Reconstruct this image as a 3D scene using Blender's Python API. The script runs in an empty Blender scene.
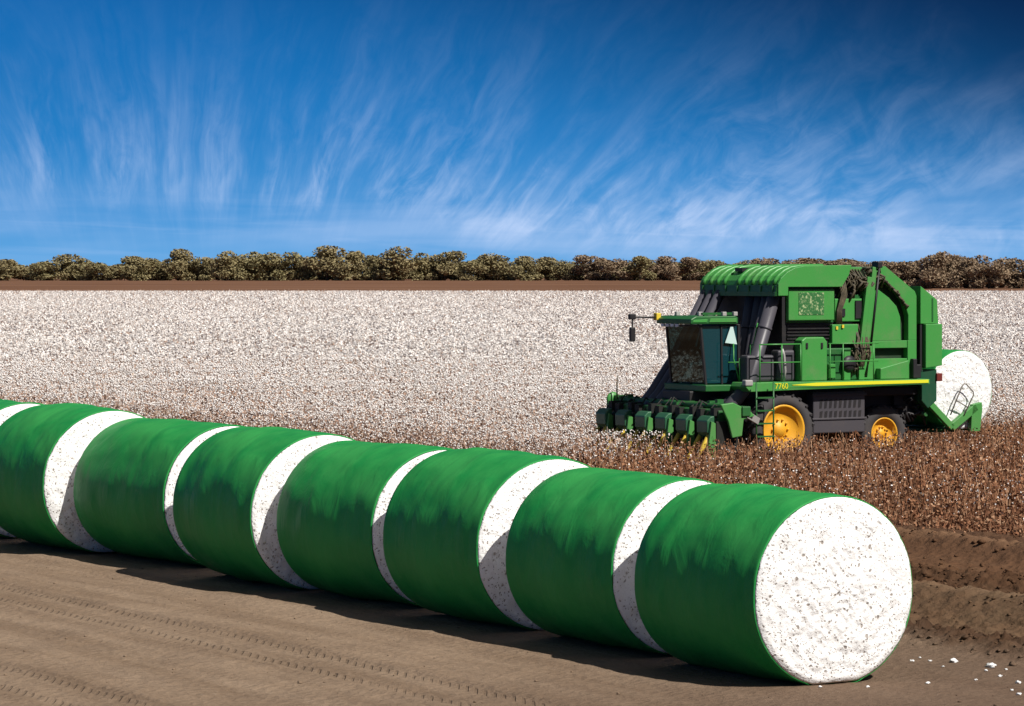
import bpy, bmesh, math, random
import numpy as np
from mathutils import Vector, Matrix, noise as mnoise

random.seed(7)
rng = np.random.default_rng(11)
scene = bpy.context.scene
COL = scene.collection
R = math.radians

# ------------------------------------------------------------------ frames
CAM_H, FPX = 4.8, 3000.0
ROW0 = Vector((3.79, 35.2))                       # foot of the nearest bale face
QD = Vector((-0.547, 0.837))                      # along the row of bales, away from us
PD = Vector((0.837, 0.547))                       # across the row, towards the cotton
MO = Vector((5.92, 76.5))                         # picker: ground point under front axle
HD = Vector((-0.8712, -0.4909))                   # picker heading
LT = Vector((0.4909, -0.8712))                    # picker's left
MROT = math.atan2(HD.y, HD.x)
SUN = Vector((0.500, -0.455, 0.735)).normalized()

# ------------------------------------------------------------------ object helpers
def tag(o, label=None, cat=None, group=None, kind=None):
    if label: o['label'] = label
    if cat: o['category'] = cat
    if group: o['group'] = group
    if kind: o['kind'] = kind
    return o

def empty(name, loc=(0, 0, 0), rotz=0.0):
    o = bpy.data.objects.new(name, None)
    COL.objects.link(o)
    o.location = loc
    o.rotation_euler = (0, 0, rotz)
    o.empty_display_size = 0.3
    return o

def link_mesh(name, me, mat, parent=None):
    o = bpy.data.objects.new(name, me)
    COL.objects.link(o)
    if mat is not None:
        for m in (mat if isinstance(mat, (list, tuple)) else [mat]):
            me.materials.append(m)
    if parent is not None:
        o.parent = parent
    return o

class MB:
    """collects shapes into one bmesh"""
    def __init__(self):
        self.bm = bmesh.new()
    def box(self, a0, a1, l0, l1, z0, z1, mat=0):
        x0, x1 = sorted((a0, a1)); y0, y1 = sorted((l0, l1)); z0, z1 = sorted((z0, z1))
        v = [self.bm.verts.new((x, y, z)) for x in (x0, x1) for y in (y0, y1) for z in (z0, z1)]
        for f in ((0, 1, 3, 2), (4, 6, 7, 5), (0, 4, 5, 1), (2, 3, 7, 6), (0, 2, 6, 4), (1, 5, 7, 3)):
            self.bm.faces.new([v[i] for i in f]).material_index = mat
        return self
    def prism(self, pts, l0, l1, mat=0):
        """polygon in (a, z) extruded across l"""
        A = [self.bm.verts.new((a, l0, z)) for a, z in pts]
        B = [self.bm.verts.new((a, l1, z)) for a, z in pts]
        n = len(pts)
        fs = [self.bm.faces.new(A), self.bm.faces.new(B[::-1])]
        for i in range(n):
            fs.append(self.bm.faces.new((A[i], B[i], B[(i + 1) % n], A[(i + 1) % n])))
        for f in fs: f.material_index = mat
        return self
    def tube(self, pts, r, seg=8, r1=None, mat=0, smooth=True):
        pts = [Vector(p) for p in pts]
        rings = []
        n = len(pts)
        up = None
        for i, p in enumerate(pts):
            d = (pts[min(i + 1, n - 1)] - pts[max(i - 1, 0)]).normalized()
            if up is None:
                up = d.orthogonal().normalized()
            else:
                up = (up - d * up.dot(d)).normalized()
            s = d.cross(up)
            rr = r if r1 is None else r + (r1 - r) * i / max(1, n - 1)
            rings.append([self.bm.verts.new(p + (up * math.cos(2 * math.pi * k / seg) + s * math.sin(2 * math.pi * k / seg)) * rr) for k in range(seg)])
        for i in range(n - 1):
            for k in range(seg):
                f = self.bm.faces.new((rings[i][k], rings[i][(k + 1) % seg], rings[i + 1][(k + 1) % seg], rings[i + 1][k]))
                f.smooth = smooth; f.material_index = mat
        for c in (rings[0][::-1], rings[-1]):
            self.bm.faces.new(c).material_index = mat
        return self
    def bar(self, p0, p1, w, h):
        """rectangular bar from p0 to p1"""
        p0, p1 = Vector(p0), Vector(p1)
        d = (p1 - p0).normalized()
        s = d.cross(Vector((0, 1, 0)))
        if s.length < 1e-3: s = d.cross(Vector((1, 0, 0)))
        s.normalize(); t = d.cross(s).normalized()
        v = []
        for p in (p0, p1):
            for i, j in ((-1, -1), (1, -1), (1, 1), (-1, 1)):
                v.append(self.bm.verts.new(p + s * (i * w / 2) + t * (j * h / 2)))
        for f in ((3, 2, 1, 0), (4, 5, 6, 7), (0, 1, 5, 4), (1, 2, 6, 5), (2, 3, 7, 6), (3, 0, 4, 7)):
            self.bm.faces.new([v[i] for i in f])
        return self
    def lathe(self, prof, c, axis='y', seg=40, mat=0, smooth=True):
        """profile of (radius, offset along axis)"""
        rings = []
        for r, o in prof:
            ring = []
            for k in range(seg):
                t = 2 * math.pi * k / seg
                ring.append(self.bm.verts.new((c[0] + r * math.cos(t), c[1] + o, c[2] + r * math.sin(t))))
            rings.append(ring)
        for i in range(len(prof) - 1):
            for k in range(seg):
                f = self.bm.faces.new((rings[i][k], rings[i + 1][k], rings[i + 1][(k + 1) % seg], rings[i][(k + 1) % seg]))
                f.smooth = smooth; f.material_index = mat
        if prof[0][0] > 1e-4: self.bm.faces.new(rings[0])
        if prof[-1][0] > 1e-4: self.bm.faces.new(rings[-1][::-1])
        return self
    def build(self, name, mat, parent=None, bevel=0.0, seg=2):
        bmesh.ops.remove_doubles(self.bm, verts=self.bm.verts, dist=1e-6)
        bmesh.ops.recalc_face_normals(self.bm, faces=self.bm.faces)
        me = bpy.data.meshes.new(name)
        self.bm.to_mesh(me); self.bm.free()
        o = link_mesh(name, me, mat, parent)
        if bevel > 0:
            m = o.modifiers.new('bevel', 'BEVEL')
            m.width = bevel; m.segments = seg; m.limit_method = 'ANGLE'; m.angle_limit = R(40)
        return o

def np_mesh(name, verts, faces, k):
    """fast mesh from arrays: verts (n,3), faces (m,k)"""
    me = bpy.data.meshes.new(name)
    verts = np.ascontiguousarray(verts, dtype=np.float32)
    faces = np.ascontiguousarray(faces, dtype=np.int32)
    me.vertices.add(len(verts)); me.vertices.foreach_set('co', verts.ravel())
    me.loops.add(faces.size); me.loops.foreach_set('vertex_index', faces.ravel())
    me.polygons.add(len(faces))
    me.polygons.foreach_set('loop_start', np.arange(0, faces.size, k, dtype=np.int32))
    me.update(calc_edges=True)
    return me

# ------------------------------------------------------------------ numpy noise
def vnoise(x, y, seed=0):
    xi = np.floor(x).astype(np.int64); yi = np.floor(y).astype(np.int64)
    fx = x - xi; fy = y - yi
    fx = fx * fx * (3 - 2 * fx); fy = fy * fy * (3 - 2 * fy)
    def h(a, b):
        n = (a * 374761393 + b * 668265263 + seed * 974711) & 0x7fffffff
        n = ((n ^ (n >> 13)) * 1274126177) & 0x7fffffff
        n = n ^ (n >> 16)
        return (n & 0xffff) / 65535.0
    return (h(xi, yi) * (1 - fx) + h(xi + 1, yi) * fx) * (1 - fy) + (h(xi, yi + 1) * (1 - fx) + h(xi + 1, yi + 1) * fx) * fy

def fbm(x, y, seed=0, oct=4):
    s = 0; a = 0.5; t = 0
    for i in range(oct):
        s = s + a * vnoise(x * 2 ** i, y * 2 ** i, seed + i * 17); t += a; a *= 0.5
    return s / t

def sst(a, b, x):
    t = np.clip((x - a) / (b - a), 0, 1)
    return t * t * (3 - 2 * t)

# ------------------------------------------------------------------ shader helper
class NT:
    def __init__(self, tree):
        self.t = tree; tree.nodes.clear()
    def node(self, kind, **kw):
        n = self.t.nodes.new(kind)
        for k, v in kw.items(): setattr(n, k, v)
        return n
    def put(self, sock, v):
        if isinstance(v, bpy.types.NodeSocket): self.t.links.new(v, sock)
        elif v is not None: sock.default_value = v
    def m(self, op, a, b=None, c=None, clamp=False):
        n = self.node('ShaderNodeMath', operation=op, use_clamp=clamp)
        self.put(n.inputs[0], a); self.put(n.inputs[1], b)
        if c is not None: self.put(n.inputs[2], c)
        return n.outputs[0]
    def vec(self, x, y, z=0.0):
        n = self.node('ShaderNodeCombineXYZ')
        self.put(n.inputs[0], x); self.put(n.inputs[1], y); self.put(n.inputs[2], z)
        return n.outputs[0]
    def sep(self, v):
        n = self.node('ShaderNodeSeparateXYZ'); self.put(n.inputs[0], v); return n.outputs
    def noise(self, v, scale, detail=4, rough=0.55, dist=0.0):
        n = self.node('ShaderNodeTexNoise')
        self.put(n.inputs['Vector'], v); n.inputs['Scale'].default_value = scale
        n.inputs['Detail'].default_value = detail; n.inputs['Roughness'].default_value = rough
        n.inputs['Distortion'].default_value = dist
        return n.outputs['Fac']
    def voro(self, v, scale, feature='F1', rand=1.0):
        n = self.node('ShaderNodeTexVoronoi', feature=feature)
        self.put(n.inputs['Vector'], v); n.inputs['Scale'].default_value = scale
        n.inputs['Randomness'].default_value = rand
        return n.outputs[0]
    def ss(self, v, a, b, lo=0.0, hi=1.0):
        n = self.node('ShaderNodeMapRange', interpolation_type='SMOOTHSTEP')
        self.put(n.inputs[0], v); self.put(n.inputs[1], a); self.put(n.inputs[2], b)
        self.put(n.inputs[3], lo); self.put(n.inputs[4], hi)
        return n.outputs[0]
    def mix(self, f, a, b, blend='MIX'):
        n = self.node('ShaderNodeMix', data_type='RGBA', blend_type=blend)
        self.put(n.inputs[0], f)
        for s, v in ((n.inputs[6], a), (n.inputs[7], b)):
            if isinstance(v, (tuple, list)): v = tuple(v)[:3] + (1.0,)
            self.put(s, v)
        return n.outputs[2]
    def ramp(self, f, stops):
        n = self.node('ShaderNodeValToRGB'); self.put(n.inputs[0], f)
        el = n.color_ramp.elements
        while len(el) < len(stops): el.new(0.5)
        for e, (p, c) in zip(el, stops):
            e.position = p; e.color = tuple(c)[:3] + (1.0,)
        return n.outputs[0]
    def coord(self, which='Object'):
        return self.node('ShaderNodeTexCoord').outputs[which]
    def bump(self, h, strength, dist):
        n = self.node('ShaderNodeBump'); self.put(n.inputs['Height'], h)
        n.inputs['Strength'].default_value = strength; n.inputs['Distance'].default_value = dist
        return n.outputs[0]

def material(name, fn):
    m = bpy.data.materials.new(name); m.use_nodes = True
    n = NT(m.node_tree)
    out = n.node('ShaderNodeOutputMaterial')
    p = n.node('ShaderNodeBsdfPrincipled')
    n.t.links.new(p.outputs[0], out.inputs[0])
    def S(**kw):
        for k, v in kw.items():
            k = k.replace('_', ' ')
            if isinstance(v, (tuple, list)) and len(v) == 3 and 'Color' in k or k == 'Base Color' and isinstance(v, (tuple, list)):
                v = tuple(v)[:3] + (1.0,)
            n.put(p.inputs[k], v)
    fn(n, S, out, p)
    return m

def paint(name, col, rough=0.4, dirt=0.35, dirtcol=(0.16, 0.11, 0.07), scale=2.5, spec=0.4):
    def f(n, S, out, p):
        v = n.coord('Object')
        a = n.noise(v, scale, 6, 0.65)
        b = n.noise(v, scale * 14, 3, 0.6)
        z = n.sep(v)[2]
        low = n.ss(z, 2.4, 0.6)
        d = n.m('MULTIPLY', n.ss(n.m('ADD', n.m('MULTIPLY', a, 0.75), n.m('MULTIPLY', b, 0.25)), 0.45, 0.75), dirt)
        d = n.m('ADD', d, n.m('MULTIPLY', low, dirt * 0.5), clamp=True)
        c = n.mix(d, col, dirtcol)
        S(Base_Color=c, Roughness=n.m('ADD', n.m('MULTIPLY', d, 0.5), rough), Specular_IOR_Level=spec,
          Normal=n.bump(b, 0.08, 0.02))
    return material(name, f)

M = {}
M['green'] = paint('green paint', (0.052, 0.265, 0.054), 0.38, 0.30, (0.20, 0.17, 0.11), 1.6)
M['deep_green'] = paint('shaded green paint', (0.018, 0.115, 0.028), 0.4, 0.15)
M['yellow'] = paint('yellow rim paint', (0.76, 0.375, 0.014), 0.45, 0.25, (0.34, 0.2, 0.08))
M['stripe'] = paint('yellow stripe', (0.70, 0.68, 0.03), 0.35, 0.08)
M['lifter'] = paint('yellow plastic points', (0.72, 0.52, 0.04), 0.45, 0.35, (0.3, 0.17, 0.08))
M['black'] = paint('black steel', (0.016, 0.015, 0.017), 0.5, 0.12, (0.09, 0.065, 0.045))
M['grey'] = paint('dark grey plastic', (0.055, 0.052, 0.062), 0.5, 0.12)
M['duct'] = paint('grey picking duct', (0.065, 0.062, 0.075), 0.42, 0.10, scale=1.5)
M['rubber'] = paint('tyre rubber', (0.048, 0.047, 0.051), 0.75, 0.3, (0.12, 0.095, 0.08), spec=0.2)
M['hose'] = paint('dusty hydraulic hoses', (0.06, 0.05, 0.03), 0.6, 0.8, (0.24, 0.19, 0.11), 5.0)
M['steel'] = paint('bare steel', (0.35, 0.34, 0.33), 0.35, 0.2)
M['red'] = paint('dark red reflector', (0.16, 0.03, 0.025), 0.3, 0.2)
M['pale'] = paint('pale reflective plate', (0.50, 0.66, 0.62), 0.35, 0.08)
M['hoodplate'] = paint('greyish green hood plate', (0.022, 0.115, 0.055), 0.3, 0.15)
M['void'] = paint('grimy black steel', (0.008, 0.010, 0.009), 0.7, 0.06)
M['wire'] = paint('dull galvanised wire', (0.20, 0.18, 0.16), 0.5, 0.3)
M['dark_green'] = paint('dark green frame paint', (0.008, 0.065, 0.030), 0.45, 0.1)
M['belt'] = paint('dark chamber belts', (0.012, 0.035, 0.014), 0.6, 0.15)
M['seat'] = paint('seat fabric', (0.04, 0.04, 0.05), 0.8, 0.1)
M['lamp'] = paint('lamp glass', (0.7, 0.72, 0.75), 0.15, 0.1)

def f_glass(n, S, out, p):
    t = n.node('ShaderNodeBsdfTransparent'); t.inputs[0].default_value = (0.16, 0.21, 0.215, 1)
    g = n.node('ShaderNodeBsdfGlossy'); g.inputs[0].default_value = (0.42, 0.55, 0.56, 1); g.inputs['Roughness'].default_value = 0.03
    lw = n.node('ShaderNodeFresnel'); lw.inputs[0].default_value = 1.6
    mx = n.node('ShaderNodeMixShader')
    n.put(mx.inputs[0], n.m('ADD', lw.outputs[0], 0.07, clamp=True))
    n.t.links.new(t.outputs[0], mx.inputs[1]); n.t.links.new(g.outputs[0], mx.inputs[2])
    n.t.links.new(mx.outputs[0], out.inputs[0])
M['glass'] = material('tinted cab glass', f_glass)
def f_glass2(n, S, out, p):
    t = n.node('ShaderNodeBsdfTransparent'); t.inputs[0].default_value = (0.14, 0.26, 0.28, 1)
    d = n.node('ShaderNodeBsdfDiffuse'); d.inputs[0].default_value = (0.02, 0.11, 0.14, 1)  # diffuse teal paints a sky reflection onto the tinted pane
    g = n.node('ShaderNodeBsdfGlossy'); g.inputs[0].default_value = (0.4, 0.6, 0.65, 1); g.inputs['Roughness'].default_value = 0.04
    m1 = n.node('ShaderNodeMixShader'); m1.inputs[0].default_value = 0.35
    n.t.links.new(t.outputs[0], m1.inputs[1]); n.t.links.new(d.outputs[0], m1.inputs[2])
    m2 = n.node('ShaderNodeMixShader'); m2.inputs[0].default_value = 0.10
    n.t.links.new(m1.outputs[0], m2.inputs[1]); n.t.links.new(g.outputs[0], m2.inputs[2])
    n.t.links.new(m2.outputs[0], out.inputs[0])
M['glass_teal'] = material('tinted side glass with sky painted in', f_glass2)

def f_emblem(n, S, out, p):
    v = n.coord('Object')
    a = n.noise(v, 9.0, 5, 0.7, 0.6); b = n.voro(v, 16.0)
    f = n.m('MULTIPLY', n.ss(a, 0.46, 0.6), n.ss(b, 0.75, 0.35))
    S(Base_Color=n.mix(f, (0.02, 0.13, 0.03), (0.36, 0.44, 0.22)), Roughness=0.55)
M['emblem'] = material('speckled screen', f_emblem)

def f_wrap(n, S, out, p):
    v = n.coord('Object')
    s = n.sep(v)
    st = n.vec(n.m('MULTIPLY', s[0], 0.35), s[1], s[2])
    a = n.noise(v, 1.1, 5, 0.6, 0.4)
    # wrinkles run round the bale (long across the axis, short along it)
    w = n.noise(n.vec(n.m('MULTIPLY', s[0], 1.5), n.m('MULTIPLY', s[1], 0.7), n.m('MULTIPLY', s[2], 0.7)), 2.2, 4, 0.55, 0.9)
    fine = n.noise(n.vec(n.m('MULTIPLY', s[0], 3.0), s[1], s[2]), 5.0, 4, 0.6)
    dust = n.m('MULTIPLY', n.ss(n.noise(v, 2.2, 6, 0.7), 0.55, 0.8), 0.07)
    c = n.mix(n.ss(a, 0.3, 0.7), (0.011, 0.230, 0.050), (0.036, 0.290, 0.068))
    c = n.mix(dust, c, (0.16, 0.17, 0.10))
    h = n.m('ADD', n.m('MULTIPLY', w, 0.9), n.m('MULTIPLY', fine, 0.10))
    S(Base_Color=c, Roughness=n.ss(a, 0.2, 0.8, 0.42, 0.58), Specular_IOR_Level=0.14, Normal=n.bump(h, 0.24, 0.08))
M['wrap'] = material('green plastic bale wrap', f_wrap)

def f_cotton(n, S, out, p):
    v = n.coord('Object')
    s = n.sep(v)
    big = n.noise(v, 7.0, 5, 0.65, 0.5)
    lump = n.noise(v, 24.0, 4, 0.6, 0.3)
    rr = n.m('SQRT', n.m('ADD', n.m('POWER', s[1], 2.0), n.m('POWER', n.m('ADD', s[2], -1.13), 2.0)))
    # pit shade and trash painted as dark flecks, denser away from the core
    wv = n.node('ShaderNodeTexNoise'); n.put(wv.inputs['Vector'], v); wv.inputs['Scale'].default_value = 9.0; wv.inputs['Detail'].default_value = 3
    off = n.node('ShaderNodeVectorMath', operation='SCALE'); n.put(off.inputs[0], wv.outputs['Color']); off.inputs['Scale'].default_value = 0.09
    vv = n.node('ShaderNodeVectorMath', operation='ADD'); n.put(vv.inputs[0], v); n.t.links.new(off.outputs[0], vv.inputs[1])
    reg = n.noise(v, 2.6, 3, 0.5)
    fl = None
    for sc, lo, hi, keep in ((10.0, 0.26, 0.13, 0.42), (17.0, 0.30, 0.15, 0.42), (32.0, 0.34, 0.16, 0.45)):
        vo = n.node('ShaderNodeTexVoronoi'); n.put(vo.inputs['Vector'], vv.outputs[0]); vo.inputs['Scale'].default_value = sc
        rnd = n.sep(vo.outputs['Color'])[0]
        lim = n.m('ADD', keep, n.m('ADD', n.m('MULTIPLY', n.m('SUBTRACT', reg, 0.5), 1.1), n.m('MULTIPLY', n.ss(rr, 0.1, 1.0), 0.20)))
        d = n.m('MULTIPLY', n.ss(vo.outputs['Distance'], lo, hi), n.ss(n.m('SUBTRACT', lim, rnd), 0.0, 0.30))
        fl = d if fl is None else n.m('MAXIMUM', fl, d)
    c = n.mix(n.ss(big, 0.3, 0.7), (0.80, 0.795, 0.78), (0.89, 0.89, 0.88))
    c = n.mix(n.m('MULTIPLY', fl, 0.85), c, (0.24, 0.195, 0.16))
    h = n.m('ADD', n.m('MULTIPLY', lump, 0.5), n.m('MULTIPLY', big, 0.8))
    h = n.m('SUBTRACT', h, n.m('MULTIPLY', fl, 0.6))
    S(Base_Color=c, Roughness=0.95, Specular_IOR_Level=0.05, Normal=n.bump(h, 0.45, 0.05))
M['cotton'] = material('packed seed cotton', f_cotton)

def f_lint(n, S, out, p):
    g = n.node('ShaderNodeNewGeometry')
    a = n.noise(g.outputs['Position'], 0.9, 3, 0.6)
    r = g.outputs['Random Per Island']
    c = n.mix(r, (0.70, 0.655, 0.615), (0.90, 0.875, 0.85))
    c = n.mix(n.m('MULTIPLY', n.ss(a, 0.45, 0.75), 0.25), c, (0.55, 0.45, 0.38))
    S(Base_Color=c, Roughness=0.95, Specular_IOR_Level=0.05)
M['lint'] = material('open cotton bolls', f_lint)

def f_twig(n, S, out, p):
    g = n.node('ShaderNodeNewGeometry')
    r = g.outputs['Random Per Island']
    a = n.noise(g.outputs['Position'], 0.16, 3, 0.6)
    c = n.ramp(r, [(0.0, (0.13, 0.056, 0.029)), (0.35, (0.235, 0.102, 0.052)), (0.7, (0.34, 0.170, 0.090)), (1.0, (0.50, 0.32, 0.20))])
    c = n.mix(n.ss(a, 0.35, 0.7, 0.0, 0.5), c, (0.11, 0.055, 0.035))
    S(Base_Color=c, Roughness=0.9, Specular_IOR_Level=0.1)
M['twig'] = material('dry stalks and leaves', f_twig)
def f_ctwig(n, S, out, p):
    g = n.node('ShaderNodeNewGeometry')
    c = n.ramp(g.outputs['Random Per Island'], [(0.0, (0.25, 0.145, 0.10)), (0.4, (0.36, 0.235, 0.175)), (0.75, (0.46, 0.335, 0.26)), (1.0, (0.55, 0.44, 0.36))])
    S(Base_Color=c, Roughness=0.9, Specular_IOR_Level=0.1)
M['crop_twig'] = material('pale dry leaves of the crop', f_ctwig)

def f_ground(n, S, out, p):
    g = n.node('ShaderNodeNewGeometry')
    P = g.outputs['Position']
    x, y, z = n.sep(P)[0:3]
    dx = n.m('SUBTRACT', x, ROW0.x); dy = n.m('SUBTRACT', y, ROW0.y)
    pp = n.m('ADD', n.m('MULTIPLY', dx, PD.x), n.m('MULTIPLY', dy, PD.y))
    qq = n.m('ADD', n.m('MULTIPLY', dx, QD.x), n.m('MULTIPLY', dy, QD.y))
    pq = n.vec(pp, qq, 0)
    str_ = n.vec(n.m('MULTIPLY', pp, 1.0), n.m('MULTIPLY', qq, 0.10), 0)
    big = n.noise(P, 0.16, 4, 0.6)
    mid = n.noise(P, 1.1, 5, 0.65)
    fine = n.noise(P, 16.0, 5, 0.7)
    streak = n.noise(str_, 1.6, 5, 0.6)
    tan = n.mix(n.ss(streak, 0.3, 0.7), (0.190, 0.130, 0.085), (0.275, 0.198, 0.135))
    tan = n.mix(n.m('MULTIPLY', n.ss(mid, 0.4, 0.75), 0.45), tan, (0.155, 0.108, 0.075))
    tan = n.mix(n.m('MULTIPLY', n.ss(fine, 0.45, 0.75), 0.30), tan, (0.32, 0.25, 0.19))
    # towards the end of the row the track is a darker, redder soil
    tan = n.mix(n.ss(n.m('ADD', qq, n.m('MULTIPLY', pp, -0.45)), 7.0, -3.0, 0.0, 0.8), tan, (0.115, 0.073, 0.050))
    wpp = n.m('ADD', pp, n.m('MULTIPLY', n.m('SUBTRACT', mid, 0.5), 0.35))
    band = n.ramp(n.m('DIVIDE', wpp, 20.0, clamp=True), [  # soil strips; the pale lines paint sunlit ridge tops into the colour
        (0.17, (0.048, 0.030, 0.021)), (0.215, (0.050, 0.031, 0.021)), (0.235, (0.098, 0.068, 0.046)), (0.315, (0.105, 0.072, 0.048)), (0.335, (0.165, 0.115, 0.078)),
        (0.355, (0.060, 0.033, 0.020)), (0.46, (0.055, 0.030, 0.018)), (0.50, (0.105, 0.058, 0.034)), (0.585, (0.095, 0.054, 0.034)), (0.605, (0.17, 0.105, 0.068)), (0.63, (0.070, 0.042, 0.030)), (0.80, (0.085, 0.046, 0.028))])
    # tread prints: shade of the pressed lug holes painted into two wheel tracks
    dots = None
    for cc, off in ((-4.15, 0.0), (-7.9, 0.35)):
        e = n.m('SUBTRACT', n.m('SUBTRACT', pp, cc), n.m('MULTIPLY', n.m('SINE', n.m('MULTIPLY_ADD', qq, 0.15, off * 6)), 0.10))
        ab = n.m('ABSOLUTE', e)
        sd = n.m('MULTIPLY', n.ss(ab, 0.22, 0.32), n.ss(ab, 0.52, 0.40))
        lg = n.m('SINE', n.m('MULTIPLY', n.m('ADD', n.m('MULTIPLY_ADD', pp, -1.53, qq), n.m('MULTIPLY', n.m('SIGN', e), 0.06)), 2 * math.pi / 0.20))
        d1 = n.m('MULTIPLY', sd, n.ss(lg, 0.0, -0.7))
        d2 = n.m('MULTIPLY', n.ss(ab, 0.60, 0.50), 0.22)
        d = n.m('MAXIMUM', d1, d2)
        dots = d if dots is None else n.m('MAXIMUM', dots, d)
    dots = n.m('MULTIPLY', dots, n.ss(n.noise(P, 0.5, 3, 0.6), 0.3, 0.6, 0.25, 1.0))
    tan = n.mix(n.m('MULTIPLY', dots, 0.42), tan, (0.10, 0.068, 0.045))
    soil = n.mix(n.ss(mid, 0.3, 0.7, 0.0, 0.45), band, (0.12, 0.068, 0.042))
    soil = n.mix(n.m('MULTIPLY', n.ss(streak, 0.5, 0.7), 0.35), soil, (0.15, 0.10, 0.066))
    soil = n.mix(n.m('MULTIPLY', n.ss(fine, 0.5, 0.75), 0.35), soil, (0.06, 0.033, 0.02))
    soil = n.mix(1.0, soil, (1.06, 0.98, 0.86), 'MULTIPLY')
    far = n.mix(n.ss(n.noise(n.vec(n.m('MULTIPLY', x, 0.01), n.m('MULTIPLY', y, 0.03), 0), 1.0, 4), 0.35, 0.65), (0.130, 0.064, 0.036), (0.175, 0.092, 0.054))
    edge = n.m('ADD', pp, n.m('MULTIPLY', n.m('SUBTRACT', mid, 0.5), 1.6))
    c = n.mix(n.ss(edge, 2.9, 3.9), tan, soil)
    c = n.mix(n.ss(y, 120.0, 400.0), c, far)
    cl = n.voro(P, 9.0, 'F1')
    h = n.m('ADD', n.m('MULTIPLY', fine, 0.5), n.m('MULTIPLY', mid, 0.8))
    h = n.m('ADD', h, n.m('MULTIPLY', cl, 0.35))
    h = n.m('SUBTRACT', h, n.m('MULTIPLY', dots, 0.8))
    S(Base_Color=c, Roughness=0.95, Specular_IOR_Level=0.1, Normal=n.bump(h, 0.8, 0.08))
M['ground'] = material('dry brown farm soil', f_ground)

def leaf_mat(name, c0, c1, c2):
    def f(n, S, out, p):
        g = n.node('ShaderNodeNewGeometry')
        oi = n.node('ShaderNodeObjectInfo').outputs['Random']
        r = g.outputs['Random Per Island']
        a = n.noise(n.coord('Object'), 0.28, 3, 0.6)
        c = n.mix(r, c0, c1)
        c = n.mix(n.ss(a, 0.4, 0.65, 0.0, 0.6), c, c2)
        c = n.mix(n.m('MULTIPLY', oi, 0.4), c, c2)
        S(Base_Color=c, Roughness=0.8, Specular_IOR_Level=0.15)
    return material(name, f)
M['leaf'] = leaf_mat('olive foliage', (0.20, 0.175, 0.085), (0.28, 0.245, 0.125), (0.28, 0.215, 0.115))
M['leaf_brown'] = leaf_mat('brown olive foliage', (0.21, 0.155, 0.098), (0.28, 0.210, 0.138), (0.27, 0.19, 0.122))
M['bark'] = paint('bark', (0.12, 0.09, 0.07), 0.9, 0.2, spec=0.1)

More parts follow.
